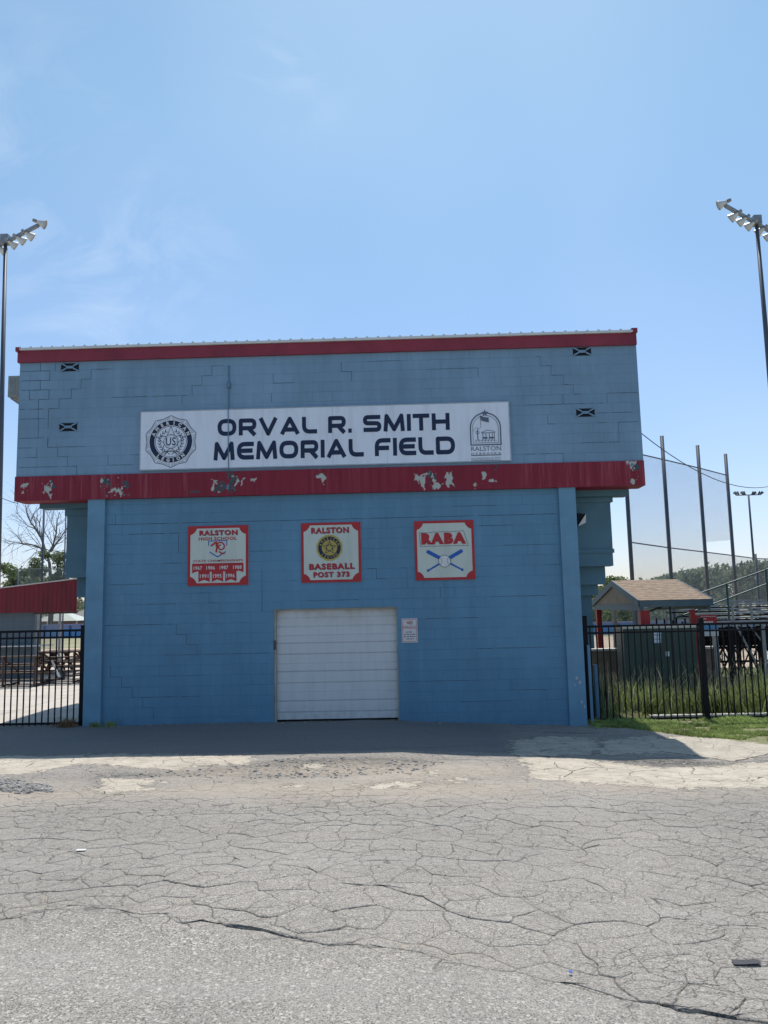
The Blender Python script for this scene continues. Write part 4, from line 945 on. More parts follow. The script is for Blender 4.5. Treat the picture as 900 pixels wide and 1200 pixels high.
# window air conditioner on the left side
ya, yb_ = 15.42, 15.95
x1_ = XL+.12; x0_ = P(9.5, 450, 15.42)[0]; z1_ = P(12, 440.5, 15.42)[2]; z0_ = P(12, 465, 15.42)[2]; x1_ = XL-.002
ac = thing('air_conditioner', (XL, 15.7, z0_), 'grey boxy air conditioner hanging off the left side of the upper wall', 'air conditioner')
MB().box(x0_, x1_, ya, yb_, z0_, z1_).build('casing', simple('aged casing', (.25, .28, .28), .6, var=.2, scale=4), ac)
o = MB()
for k in range(9): zz = z0_+.06+k*(z1_-z0_-.12)/8; o.box(x0_+.03, x1_-.14, ya-.010, ya+.001, zz-.008, zz+.008)
o.build('grille', M['steel'], ac)
o = MB(); o.bar((XL+.0, ya+.1, z0_-.20), (x0_+.03, ya+.1, z0_-.01), .035); o.bar((XL, yb_-.1, z0_-.20), (x0_+.03, yb_-.1, z0_-.01), .035); o.build('bracket', M['steel'], ac)

# ------------------------------------------------------------------ picket fences
def picket(name, xa, xb, Yf, ztop_, zbot, posts, label, first=0.):
    s = thing(name, (xa, Yf, zbot), label, 'fence')
    r = MB()
    for z in (ztop_, ztop_-.135): r.box(xa, xb, Yf-.018, Yf+.018, z-.045 if z == ztop_ else z-.035, z)
    r.box(xa, xb, Yf-.018, Yf+.018, zbot+.05, zbot+.09); r.build('rails', M['black'], s)
    p = MB(); x = xa+first
    while x < xb: p.box(x-.0105, x+.0105, Yf-.0105, Yf+.0105, zbot+.03, ztop_-.01); x += .1265
    p.build('pickets', M['black'], s)
    for px_, h_, w_ in posts:
        o = MB(); o.box(px_-w_, px_+w_, Yf-w_, Yf+w_, zbot-.15, h_); o.box(px_-w_-.006, px_+w_+.006, Yf-w_-.006, Yf+w_+.006, h_, h_+.015); o.build('post', M['black'], s)
    return s
YFl = 15.42; zt1 = P(60, 738, YFl)[2]; 
picket('picket_gate', -11.5, -6.44, YFl, zt1, .06, [(-6.41, P(97, 733.5, YFl)[2], .04), (-9.9, P(97, 733.5, YFl)[2], .04)], 'black steel picket gate left of the blue building')
YFr = 15.8; zt2 = P(760, 731.5, YFr)[2]; xp1 = P(687.5, 780, YFr)[0]; xp2 = P(824.5, 780, YFr)[0]
picket('picket_fence', xp1, 13.5, YFr, zt2, -.12, [(xp1, P(685, 722.5, YFr)[2], .042), (xp2, P(819, 725, YFr)[2], .045), (xp2*2-xp1, zt2+.1, .045)], 'black steel picket fence right of the blue building', .1)
# two blue posts beside the wall
for (a, b, w_, lb) in (((690, 757), (693.5, 848), .026, 'slim pale blue post nearest the right pilaster'), ((699.3, 780), (700.5, 839), .048, 'short thick blue post behind the start of the right fence')):
    Yp = 15.62 if w_ < .04 else 16.4
    p, q_ = P(*a, Yp), P(*b, Yp); x_ = (p[0]+q_[0])/2; s = thing('bollard', (x_, Yp, -.1), lb, 'post')
    MB().box(x_-w_, x_+w_, Yp-w_, Yp+w_, -.15, p[2]).build('post', M['pilaster'], s)
    MB().box(x_-w_-.005, x_+w_+.005, Yp-w_-.005, Yp+w_+.005, p[2]+.001, p[2]+.016).build('cap', M['conduit'], s)

# ------------------------------------------------------------------ vegetation helpers
def blades(n, fx_, fy_, fz_, hmin, hmax, wd, lean, zfun):
    X = fx_(n); Y = fy_(n); Z = zfun(X, Y); h = rng.uniform(hmin, hmax, n)*(fz_(X, Y) if fz_ else 1); a = rng.uniform(0, 2*pi, n); l = rng.uniform(0, lean, n)*h; b = rng.uniform(0, 2*pi, n)
    wx, wy = np.cos(a)*wd/2, np.sin(a)*wd/2; lx, ly = np.cos(b)*l, np.sin(b)*l
    v = np.zeros((n, 5, 3)); v[:, 0] = np.stack([X-wx, Y-wy, Z], -1); v[:, 1] = np.stack([X+wx, Y+wy, Z], -1)
    v[:, 2] = np.stack([X+wx*.8+lx*.35, Y+wy*.8+ly*.35, Z+h*.6], -1); v[:, 3] = np.stack([X-wx*.8+lx*.35, Y-wy*.8+ly*.35, Z+h*.6], -1); v[:, 4] = np.stack([X+lx, Y+ly, Z+h*rng.uniform(.8, 1, n)], -1)
    return v
def blade_mesh(name, v, material):
    n = len(v); b = np.arange(n)[:, None]*5; q = (b+np.array([[0, 1, 2]])); q2 = b+np.array([[0, 2, 3]]); q3 = b+np.array([[3, 2, 4]])
    return raw(name, v.reshape(-1, 3), np.concatenate([q, q2, q3]), material)
gp_ = np.array(SOIL[0]); 
def edge_soil(x): pts = sorted([tuple(p) for p in gp_[:-3]]); return np.interp(x, [p[0] for p in pts], [p[1] for p in pts])
n = 90000; X = rng.uniform(3.6, 9.5, n); Y = rng.uniform(12.4, 15.85, n); ok = (Y > edge_soil(X)+.06+(vnoise(X*5, Y*5, 3)-.5)*.5) & (vnoise(X*2.2+3, Y*3.5, 3) > .40)
X, Y = X[ok], Y[ok]; n = len(X)
v = blades(n, lambda k: X, lambda k: Y, lambda a, b: np.clip(.5+(vnoise(a*3, b*3, 2)), .5, 1.9), .03, .09, .014, 1.1, lambda a, b: g(a, b)-.005)
tag(blade_mesh('grass', v, M['grass']), 'short green lawn strip in front of the right fence', 'grass', kind='stuff')
n = 9500; X = rng.uniform(3.9, 11.5, n); Y = rng.uniform(16.45, 19.4, n); cl_ = vnoise(X*1.6, Y*1.6, 3); ok = (cl_ > .42) & ~((X < 4.9) & (Y < 17.2) & (rng.random(n) < .6)); X, Y = X[ok], Y[ok]
v = blades(len(X), lambda k: X, lambda k: Y, lambda a, b: np.clip(.55+(vnoise(a*1.2, b*1.2, 2)-.3)*1.4, .4, 1.4), .18, .78, .02, .8, lambda a, b: a*0-.11)
tag(blade_mesh('tall_grass', v, M['weed']), 'overgrown tall grass and weeds behind the right fence', 'weeds', kind='stuff')
n = 900; X = rng.uniform(4.2, 11, n); Y = rng.uniform(16.6, 19.2, n); v = blades(n, lambda k: X, lambda k: Y, None, .35, 1.2, .016, .5, lambda a, b: a*0-.11)
tag(blade_mesh('seed_stalks', v, simple('dry seed stalks', (.42, .38, .26), .9)), 'pale dry seed stalks standing in the tall grass', 'weeds', kind='stuff')
# dried weed clump by the gate post
n = 260; X = rng.normal(-6.62, .10, n); Y = rng.normal(15.22, .05, n); v = blades(n, lambda k: X, lambda k: Y, None, .05, .24, .012, 1.1, lambda a, b: a*0+.07)
tag(blade_mesh('dry_weed', v, M['weedstem']), 'dried brown weed clump at the foot of the left gate post', 'weed')
for cxx, cyy, lb in ((-5.75, 15.22, 'small green weed at the foot of the wall right of the left pilaster'), (-6.05, 15.2, 'small green weed at the foot of the left pilaster')):
    n = 90; X = rng.normal(cxx, .06, n); Y = rng.normal(cyy, .03, n); v = blades(n, lambda k: X, lambda k: Y, None, .03, .15, .012, 1., lambda a, b: a*0+.07)
    tag(blade_mesh('wall_weed', v, M['grass']), lb, 'weed', 'weeds along the wall base')
tag(MB().box(5.05, 13, 16.35, 16.5, -.2, -.075).build('kerb', M['kerb']), kind='structure')

def leaf_cloud(centers, n_each, size, squash=.8):
    out = []
    for (c, r) in centers:
        n = n_each; d = rng.normal(size=(n, 3)); d /= np.linalg.norm(d, axis=1)[:, None]; rad = r*rng.random(n)**.45; p = np.array(c)+d*rad[:, None]*np.array([1, 1, squash]); out.append(p)
    p = np.concatenate(out); n = len(p); u = rng.normal(size=(n, 3)); u /= np.linalg.norm(u, axis=1)[:, None]; w = rng.normal(size=(n, 3)); w = np.cross(u, w); w /= np.linalg.norm(w, axis=1)[:, None]
    s = size*rng.uniform(.5, 1.3, n)[:, None]; V_ = np.stack([p-u*s, p+w*s*.6, p+u*s, p-w*s*.6], 1).reshape(-1, 3); return V_, np.arange(4*n).reshape(n, 4)
def limb(mb, p, d, L, r, depth, spread, bend=.25, up_=.1):
    pts = [np.array(p, float)]; rs = [r]; d = np.array(d, float); k = 4
    for i in range(k):
        d = d+rng.normal(size=3)*bend*.35+np.array([0, 0, up_*.3]); d /= np.linalg.norm(d); pts.append(pts[-1]+d*L/k); rs.append(r*(1-.5*(i+1)/k))
    mb.tube(pts, rs, 5 if r < .05 else 7, cap=False)
    if depth <= 0: return [pts[-1]]
    ends = []
    for i in (2, 3, 4, 4) if depth > 1 else (2, 3, 4):
        dd = d+rng.normal(size=3)*spread; dd /= np.linalg.norm(dd); ends += limb(mb, pts[i], dd, L*rng.uniform(.55, .8), rs[i]*.7, depth-1, spread, bend, up_)
    return ends
def tree(px, pbase, Yd, H, crown, label, n_cl=26, leaf_n=160, m_='leaf', group=None, wide=1.0):
    b = P(px, pbase, Yd); b[2] = -.16; s = thing('tree', b, label, 'tree', group); mb = MB()
    mb.tube([b, b+np.array([.05, 0, H*.3]), b+np.array([.0, .1, H*.55])], [H*.011, H*.009, H*.006], 8, cap=False)
    cen = []
    for k in range(n_cl):
        a = rng.uniform(0, 2*pi); rr = crown*rng.random()**.5; zz = H*rng.uniform(.3, .95); f_ = math.sqrt(max(.1, 1-((zz/H-.6)/.45)**2)); c = b+np.array([cos(a)*rr*f_*wide, sin(a)*rr*f_, zz]); cen.append((c, crown*rng.uniform(.2, .38)))
        if k < 9: mb.tube([b+np.array([0, 0, H*rng.uniform(.25, .5)]), (b+c)/2+np.array([0, 0, H*.12]), c], [H*.012, H*.008, H*.003], 5, cap=False)
    mb.build('trunk', M['bark'], s)
    V_, F_ = leaf_cloud(cen, leaf_n, crown*.055); raw('crown', V_-b, F_, M[m_], s); return s

# ------------------------------------------------------------------ left background
# red roofed shed
Yd = 26.6
sx_ = P(90, 700, Yd)[0]; zt_r = P(90, 679, Yd)[2]; zbt = P(88, 716.5, Yd)[2]; slope_z = P(0, 690, Yd)[2]; slope_x = P(0, 690, Yd)[0]
xs0 = sx_-6.5; zs0 = zt_r+(slope_z-zt_r)/(slope_x-sx_)*(xs0-sx_)
xmid = sx_-3.6; 
shed = thing('dugout_shed', (sx_-2, Yd, 0), 'open shed with sloping red corrugated side panel behind the left gate', 'shed')
kk = (slope_z-zt_r)/(slope_x-sx_); zc_ = lambda x: zt_r+kk*(x-sx_)
xa_ = sx_-5.2
poly = [(xa_, zbt), (sx_, zbt), (sx_, zt_r), (sx_-.36, zt_r+.0), (xa_, zc_(xa_))]
o = MB(); o.prism([(p[0], p[1]) for p in poly], Yd, Yd+.04); o.build('side_panel', M['redrib'], shed)
o = MB(); o.add([(xa_, Yd-.05, zc_(xa_)+.01), (sx_+.02, Yd-.05, zt_r+.01), (sx_+.02, Yd+3, zt_r+.01), (xa_, Yd+3, zc_(xa_)+.01), (xa_, Yd-.05, zc_(xa_)+.05), (sx_+.02, Yd-.05, zt_r+.05), (sx_+.02, Yd+3, zt_r+.05), (xa_, Yd+3, zc_(xa_)+.05)], [(0,3,2,1),(4,5,6,7),(0,1,5,4),(1,2,6,5),(2,3,7,6),(3,0,4,7)])
o.build('roof', simple('pale roof trim', (.55, .5, .48), .5), shed)
xw = P(43, 730, Yd+.3)[0]
o = MB(); o.box(xa_, xw, Yd+.15, Yd+.32, .07, zbt-.001); o.build('wall', M['greywall'], shed)
o = MB(); xl2 = P(60, 757, Yd-.1)[0]; zl2 = P(20, 757, Yd-.1)[2]; o.box(xa_, xl2, Yd-.35, Yd+.10, zl2-.02, zl2+.02); o.build('ledge', M['alu'], shed)
o = MB(); z_ = P(60, 717, Yd)[2]; o.box(xw, sx_, Yd+.02, Yd+.10, z_-.07, z_-.005); o.build('beam', M['brownwood'], shed)
for px in (44.5, 70):
    x_ = P(px, 735, Yd+.06)[0]; o = MB(); o.box(x_-.03, x_+.03, Yd+.04, Yd+.098, .07, z_-.07); o.build('post', M['steel'], shed)
# aluminium bleachers seen from behind
def bleacher(x0, x1, y0, rows_, rise, run, z0, label, name='bleacher', plank='oldwood', wd=.24, frame='brownwood', lit=None):
    s = thing(name, ((x0+x1)/2, y0, z0), label, 'bleacher', 'bleachers')
    for k in range(rows_):
        y = y0+run*(rows_-1-k); z = z0+.42+rise*k
        o = MB(); o.box(x0, x1, y-wd/2, y+wd/2, z-.04, z); o.build('seat', M[plank], s)
        o = MB(); o.box(x0, x1, y+run*.55-wd/2, y+run*.55+wd/2, z-.34, z-.30); o.build('footboard', M[plank], s)
    n_ = max(2, int((x1-x0)/.85)+1); xs_ = np.linspace(x0+.12, x1-.12, n_); o = MB(); o2 = MB()
    top = z0+.42+rise*(rows_-1)
    for x in xs_:
        o.bar((x, y0, top-.05), (x, y0, z0), .05); o.bar((x, y0+run*(rows_-1), z0+.38), (x, y0+run*(rows_-1), z0), .05); o.bar((x, y0, top-.06), (x, y0+run*(rows_-1), z0+.37), .05)
        o.bar((x, y0+.001, z0+.05), (x, y0+run*(rows_-1), z0+.05), .05)
        for k in range(1, rows_-1): o.bar((x+.004, y0+run*(rows_-1-k), z0+.36+rise*k), (x+.004, y0+run*(rows_-1-k), z0+.03), .035)
    for a, b in list(zip(xs_[:-1], xs_[1:]))[::2]: o2.bar((a+.35, y0-.04, z0+.72), (a+.58, y0-.04, z0+.22), .05)
    o.build('frame', M[frame], s); o2.build('brace', M['alu_pale'], s); return s
p = P(-30, 800, 24); q_ = P(52, 800, 24); bleacher(p[0], q_[0], 23.6, 3, .26, .5, .075, 'small weathered bleacher nearest the red shed behind the left gate')
p = P(54, 800, 25); bleacher(p[0], p[0]+2.3, 24.4, 4, .2, .55, .075, 'small weathered bleacher against the left edge of the blue wall')
for k, (px, lb) in enumerate(((61.5, 'brown picnic table behind the bleachers, nearer the red shed'), (79, 'brown picnic table behind the bleachers, nearer the blue wall'))):
    if k == 0:
        c = P(px, 763, 29); s = thing('picnic_table', (c[0], 29, -.1), lb, 'picnic table', 'brown picnic tables'); x_ = c[0]; zt_ = c[2]
        o = MB(); o.box(x_-.38, x_+.38, 28.2, 29.9, zt_-.05, zt_); o.build('table_top', M['brownwood'], s)
        for sg in (-1, 1): o = MB(); o.box(x_+sg*.7-.14, x_+sg*.7+.14, 28.2, 29.9, zt_-.35, zt_-.31); o.build('bench', M['brownwood'], s)
        for yy in (28.5, 29.6): o = MB(); o.bar((x_-.6, yy, -.1), (x_-.18, yy, zt_-.06), .07); o.bar((x_+.6, yy, -.1), (x_+.18, yy, zt_-.06), .07); o.bar((x_-.82, yy+.06, zt_-.39), (x_+.82, yy+.06, zt_-.39), .06); o.build('leg', M['brownwood'], s)
        t1_ = s
    else: s = copy_tree(t1_); s.location.x = P(px, 763, 29)[0]; s['label'] = lb
# blue outfield walls
def owall(x0, x1, Yo_, zt_, label):
    s = thing('outfield_wall', (x0, Yo_, -.16), label, 'wall'); MB().box(x0, x1, Yo_, Yo_+.15, -.16, zt_).build('panel', M['bluefence'], s)
    MB().box(x0, x1, Yo_-.03, Yo_+.18, zt_+.002, zt_+.14).build('cap', simple('lilac cap', (.22, .24, .42), .7), s)
owall(-60, -18, 74, 1.05, 'long blue outfield wall seen beyond the left gate'); owall(12, 70, 57, .62, 'long blue outfield wall seen beyond the right fence')
# white tent and a brown building beyond
p = P(72, 717, 95); s = thing('event_tent', (p[0], 95, 0), 'white peaked tent beyond the left outfield wall', 'tent'); x_ = p[0]; ze = P(72, 727.5, 95)[2]
o = MB(); o.add([(x_-2.6, 93, ze), (x_+2.8, 93, ze), (x_+2.8, 98, ze), (x_-2.6, 98, ze), (x_, 95.5, p[2]+.15)], [(0, 1, 4), (1, 2, 4), (2, 3, 4), (3, 0, 4)]); o.build('canopy', M['tent'], s)
o = MB(); [o.bar((x_+a, b, -.1), (x_+a, b, ze), .12) for a in (-2.5, 2.7) for b in (93.2, 97.8)]; o.build('legs', M['alu'], s)
p = P(58, 725, 98); s = thing('long_canopy', (p[0], 100, 0), 'low pale canopy roof left of the peaked tent', 'canopy'); zz1, zz0 = P(60, 720, 100)[2], P(60, 727, 100)[2]; xa1, xa2 = P(52, 722, 100)[0], P(71, 722, 100)[0]
o = MB(); o.prism([(100, zz0), (104, zz0), (102, zz1)], xa1, xa2, 'x'); o.build('canopy', M['tent'], s); o = MB(); [o.bar((a, 100.3, -.1), (a, 100.3, zz0), .15) for a in (xa1+.3, xa2-.3)]; o.build('legs', M['alu'], s)
p = P(30, 728, 120); q_ = P(140, 728, 120); s = thing('low_building', (p[0], 120, 0), 'low brown building far beyond the left outfield wall', 'building'); zz = P(60, 727, 120)[2]
MB().box(p[0], q_[0], 120, 128, -.1, zz).build('wall', simple('reddish brown wall', (.20, .12, .11), .9), s); MB().prism([(119.4, zz+.002), (128.6, zz+.002), (124, zz+1.6)], p[0]-.5, q_[0]+.5, 'x').build('roof', simple('grey brown roof', (.19, .18, .17), .9), s)
# chain link backstop on the left
Yc = 33.0; s = thing('chain_link_fence', (P(50, 700, Yc)[0], Yc, 0), 'chain link backstop with tall pole left of the blue building', 'fence')
def polepx(pt, pb, Yq, r, nm, parent, zb2=0., m_='pole'):
    a = P(*pt, Yq); b = P(*pb, Yq); x_ = b[0]; o = MB(); o.tube([(x_, Yq, zb2), (x_, Yq, a[2])], r, 8); return o.build(nm, M[m_], parent, True)
polepx((20, 666.5), (20.5, 690), Yc, .045, 'post', s); polepx((51, 585), (49, 680), Yc, .048, 'post', s); polepx((75.5, 596), (75, 680), Yc, .03, 'post', s)
xa2, xb2 = P(20.5, 680, Yc)[0], P(75, 680, Yc)[0]; z1a, z1b = P(20, 667, Yc)[2], P(75, 659, Yc)[2]
o = MB(); o.tube([(xa2, Yc, z1a), (xb2, Yc, z1a)], .016, 6); o.build('top_rail', M['steel'], s)
o = MB(); o.add([(xa2, Yc, .1), (xb2, Yc, .1), (xb2, Yc, z1a), (xa2, Yc, z1a)], [(0, 1, 2, 3)]); o.build('mesh_panel', M['chain'], s)
# dead tree and green trees
rng = np.random.default_rng(21)
Yt_ = 85.; b = P(60, 700, Yt_); b[2] = -.16; s = thing('dead_tree', b, 'bare leafless tree rising left of the blue building', 'tree')
def pp(px, py, dy=0): return P(px, py, Yt_+dy)
o = MB(); tr_ = MB(); tr_.tube([b, pp(60, 690), pp(58, 660), pp(55, 650)], [.26, .22, .16, .11], 9, cap=False); tr_.build('trunk', M['deadbark'], s)
def br(L, r0, sub=3, dy=1.):
    pts = [pp(x, y, dy*i/len(L)*random.uniform(-1, 1)) for i, (x, y) in enumerate(L)]; rs = [r0*.95*(1-.75*i/(len(L)-1)) for i in range(len(L))]; o.tube(pts, rs, 5, cap=False)
    for i in range(1, len(pts)):
        for _ in range(sub):
            d = pts[i]-pts[i-1]; d = d/np.linalg.norm(d)+rng.normal(size=3)*.55; d /= np.linalg.norm(d)
            limb(o, pts[i-1]+(pts[i]-pts[i-1])*random.random(), d, random.uniform(1.3, 3.4), max(.022, rs[i]*.45), 1, .6, .5, .05)
br([(55, 652), (49, 632), (42, 620), (36, 612), (31, 600), (30, 592)], .16); br([(52, 648), (46, 641), (36, 638), (27, 637), (17, 635), (9, 640)], .12); br([(56, 650), (62, 640), (66, 625), (67, 610), (70, 600)], .15)
br([(60, 645), (70, 632), (78, 620), (86, 612)], .12); br([(49, 632), (48, 618), (43, 606)], .07); br([(42, 620), (32, 616), (24, 606), (18, 600)], .07); br([(36, 612), (39, 602), (46, 596)], .05); br([(62, 640), (52, 622), (57, 604)], .06)
br([(50, 645), (40, 648), (36, 655)], .05, 2); br([(27, 637), (20, 628), (15, 624)], .05, 2); br([(66, 625), (60, 612), (62, 600)], .06)
o.build('branches', M['deadbark'], s)
tree(62, 700, 80, P(60, 645, 80)[2]+.16, 3.0, 'leafy green tree crowding the bare tree trunk', 20, 200, 'leaf_far'); tree(30, 700, 82, P(30, 658, 82)[2]+.16, 3.2, 'round dark tree at the middle of the left tree clump', 22, 220)
tree(8, 700, 86, P(8, 668, 86)[2]+.16, 3.0, 'low tree at the far left edge above the red panel', 20, 220); tree(44, 700, 90, P(44, 664, 90)[2]+.16, 3.4, 'pale tree behind the chain link between its posts', 22, 200, 'leaf_far')
tree(-14, 700, 84, P(0, 676, 84)[2]+.16, 3.0, 'low tree past the left edge beyond the shed', 18, 160)
# distant trees
def wood(name, x0, x1, y0, y1, hfun, n_, label, leaf_s, m_='leaf_far', per=170):
    cen = []
    for k in range(n_):
        x = rng.uniform(x0, x1); y = rng.uniform(y0, y1); h = hfun(x, y)*rng.uniform(.80, 1.06)
        for j in range(4): zz = h*(.25+.65*rng.random()); cen.append(((x+rng.normal()*1.1, y+rng.normal(), zz), rng.uniform(.8, 1.7)))
        cen.append(((x, y, h*.88), 1.2))
    V_, F_ = leaf_cloud(cen, per//4, leaf_s); o = raw(name, V_, F_, M[m_]); return tag(o, label, 'trees', kind='stuff')
hR = lambda x, y: np.interp(450+x/y*900, [690, 775, 800, 850, 880, 905], [P(700, 690, y)[2], P(775, 672, y)[2], P(800, 667, y)[2], P(850, 660, y)[2], P(880, 656, y)[2], P(900, 655, y)[2]])
wood('wooded_hill', 26, 82, 105, 135, hR, 330, 'far green wooded hillside beyond the right bleachers', .34)
wood('tree_line', -90, -44, 125, 140, lambda x, y: 3.2, 110, 'far row of trees beyond the left outfield wall', .4)
V_, F_ = leaf_cloud([((P(px, 683, 40)), .45) for px in (711, 716, 722, 728)], 200, .09); 
b = P(719, 700, 40); b[2] = -.1; s = thing('tree', b, 'tree top peeking over the shingled shelter roof', 'tree'); raw('crown', V_-b, F_, M['leaf'], s); MB().tube([b, (b[0], 40, P(719, 685, 40)[2])], [.15, .08], 7).build('trunk', M['bark'], s)
cen = [((P(px+rng.uniform(-4, 4), py, 62+rng.uniform(-3, 3))), rng.uniform(.5, .9)) for px in range(690, 850, 7) for py in (713, 719, 726)]
V_, F_ = leaf_cloud(cen, 90, .17); tag(raw('shrub_line', V_, F_, M['leaf']), 'bright green shrub belt behind the shingled shelter', 'shrubs', kind='stuff')

# ------------------------------------------------------------------ right background
# shingled shelter
Ye = 19.6; Yr = 22.0; e0_ = P(749, 703.5, Ye); e1_ = P(834, 700.5, Ye); rz = P(716, 680.5, Yr)[2]; X0, X1 = e0_[0], e1_[0]; ze = e0_[2]; Yb2 = 2*Yr-Ye
sh = thing('shelter', ((X0+X1)/2, Yr, -.1), 'small open shelter with brown shingle roof and red posts', 'shelter')
o = MB()
for (ya2, za2, yb3, zb3) in ((Ye, ze, Yr, rz), (Yb2, ze, Yr, rz)):
    o.add([(X0, ya2, za2), (X1, ya2, za2), (X1, yb3, zb3), (X0, yb3, zb3), (X0, ya2, za2-.05), (X1, ya2, za2-.05), (X1, yb3, zb3-.05), (X0, yb3, zb3-.05)], [(0,1,2,3),(7,6,5,4),(0,4,5,1),(1,5,6,2),(2,6,7,3),(3,7,4,0)])
o.build('roof', M['shingle'], sh)
o = MB(); o.box(X0, X1, Ye-.03, Ye+.01, ze-.17, ze-.012)
for xx in (X0-.03, X1+.002):
    for sg, yE in ((1, Ye), (-1, Yb2)):
        o.add([(xx, yE, ze-.17), (xx+.028, yE, ze-.17), (xx+.028, Yr, rz-.17), (xx, Yr, rz-.17), (xx, yE, ze+.01), (xx+.028, yE, ze+.01), (xx+.028, Yr, rz+.01), (xx, Yr, rz+.01)], [(0,1,2,3),(4,5,6,7),(0,1,5,4),(3,2,6,7),(1,2,6,5),(0,3,7,4)])
o.build('fascia', M['trim'], sh)
o = MB(); o.prism([(Ye+.15, ze-.10), (Yb2-.15, ze-.10), (Yr, rz-.07)], X0+.03, X0+.06, 'x'); o.prism([(Ye+.15, ze-.10), (Yb2-.15, ze-.10), (Yr, rz-.07)], X1-.06, X1-.03, 'x'); o.build('gable', M['beige'], sh)
zb2 = ze-.2; o = MB(); o.box(X0+.02, X0+.12, Ye+.06, Yb2-.06, zb2-.06, ze-.101); o.box(X1-.12, X1-.02, Ye+.06, Yb2-.06, zb2-.06, ze-.101); o.build('beam', M['trim'], sh)
def rp(pxa, pxb, py, Yp): 
    a, b = P(pxa, py, Yp)[0], P(pxb, py, Yp)[0]; o = MB(); o.box(a, b, Yp, Yp+min(.2, b-a), -.1, zb2-.061 if True else 0); o.build('post', M['redpost'], sh)
rp(750.5, 761.5, 720, Ye+.15); rp(809.5, 815, 720, Ye+.15); rp(700.3, 706, 735, Yb2-.5); rp(770, 774, 720, Yb2-.5) if False else None
for px in (745.5, 790): x_ = P(px, 720, 26.5)[0]; o = MB(); o.tube([(x_, 26.5, -.1), (x_, 26.5, P(px, 709, 26.5)[2])], .05, 8); s = o.build('fence_post', M['trim'], None); tag(s, 'grey post behind the shelter %s' % ('beside its thick red post' if px < 760 else 'at the middle of its opening'), 'post')
# low brown wall
a = P(693, 770, 20.8)[0]; b = P(723.5, 770, 20.8)[0]; zt3 = P(705, 763, 20.8)[2]
s = thing('low_wall', ((a+b)/2, 20.8, -.1), 'low brown block wall with pale top between building and green cabinet', 'wall'); MB().box(a-.6, b+2.6, 20.8, 21.0, -.1, zt3).build('blocks', M['lowwall'], s); MB().box(a-.62, b+2.62, 20.77, 21.05, zt3+.001, zt3+.06).build('cap', M['kerb'], s)  # pale cap puts the sunlit top edge into the colour
# chain link behind
Yk = 26.3; a, b = P(690, 750, Yk)[0], P(845, 750, Yk)[0]; zt4 = P(780, 712, Yk)[2]; s = thing('chain_link_fence', (a, Yk, -.1), 'chain link fence behind the shelter and green cabinet', 'fence')
o = MB(); o.add([(a, Yk, -.1), (b, Yk, -.1), (b, Yk, zt4), (a, Yk, zt4)], [(0, 1, 2, 3)]); o.build('mesh_panel', M['chain'], s); o = MB(); o.tube([(a, Yk, zt4), (b, Yk, zt4)], .02, 6); o.build('top_rail', M['steel'], s)
for x_ in np.linspace(a, b, 6): o = MB(); o.tube([(x_, Yk, -.1), (x_, Yk, zt4)], .022, 6); o.build('post', M['steel'], s)
# green cabinet
Yg = 18.6; a = P(722.5, 770, Yg)[0]; b = P(817, 770, Yg)[0]; zt5 = P(770, 736.5, Yg)[2]; am = P(732, 770, Yg)[0]
s = thing('utility_cabinet', ((a+b)/2, Yg, -.1), 'dark green metal utility cabinet with white stickers in tall weeds', 'cabinet')
MB().box(am, b, Yg, Yg+.62, -.1, zt5).build('casing', M['cabinet'], s)
MB().box(am-.02, b+.02, Yg-.04, Yg+.66, zt5+.001, zt5+.05).build('lid', M['kerb'], s)
o = MB()
for u in (.33, .66): x_ = am+(b-am)*u; o.box(x_-.006, x_+.006, Yg-.006, Yg+.002, .1, zt5-.05)
o.build('door_seam', M['dark'], s)
def stick(px0, px1, py0, py1, nm, m_): p0, p1 = P(px0, py0, Yg), P(px1, py1, Yg); MB().box(p0[0], p1[0], Yg-.005, Yg-.001, p1[2], p0[2]).build(nm, M[m_], s)
for (u, v_) in ((765.5, 739.5), (770.5, 739.5), (765.5, 744.5), (770.5, 744.5), (765.5, 749.3), (770.5, 749.3)): stick(u, u+4.2, v_, v_+4.1, 'sticker', 'board')
stick(780, 784.5, 763.5, 769, 'sticker', 'board')
# advertising banner
Yb_ = 20.25; a = P(808.5, 733, Yb_)[0]; b = P(840.5, 733, Yb_)[0]; za1, zb9, zc9 = P(825, 720.8, Yb_)[2], P(825, 731.5, Yb_)[2], P(825, 745.5, Yb_)[2]
s = thing('banner', (a, Yb_, -.1), 'red, white and blue advertising banner left of the bleachers', 'banner')
MB().box(a, b, Yb_, Yb_+.03, zb9, za1).build('red_panel', M['red_ink'], s); MB().box(a+.1, b+.02, Yb_, Yb_+.03, zc9+.12, zb9-.002).build('blue_panel', simple('light blue print', (.12, .30, .52), .6), s); MB().box(a+.1, b+.02, Yb_, Yb_+.03, zc9, zc9+.118).build('white_panel', M['white_ink'], s)
o = MB(); 
for zz, u0, u1, hh in ((.80, .42, .92, .05), (.53, .47, .62, .10), (.14, .45, .87, .15)):
    z_ = zb9+(za1-zb9)*zz; x = a+(b-a)*u0
    while x < a+(b-a)*u1: l = random.uniform(.03, .06); flat(o, [(x, z_), (x+l, z_), (x+l, z_+(za1-zb9)*hh*1.2), (x, z_+(za1-zb9)*hh*1.2)], Yb_-.002); x += l+.012
o.build('white_print', M['white_ink'], s); o = MB(); o.bar((b-.05, Yb_+.05, -.1), (b-.05, Yb_+.05, zc9+.4), .05); o.bar((a+.1, Yb_+.05, -.1), (a+.1, Yb_+.05, zc9+.4), .05); o.build('post', M['steel'], s)
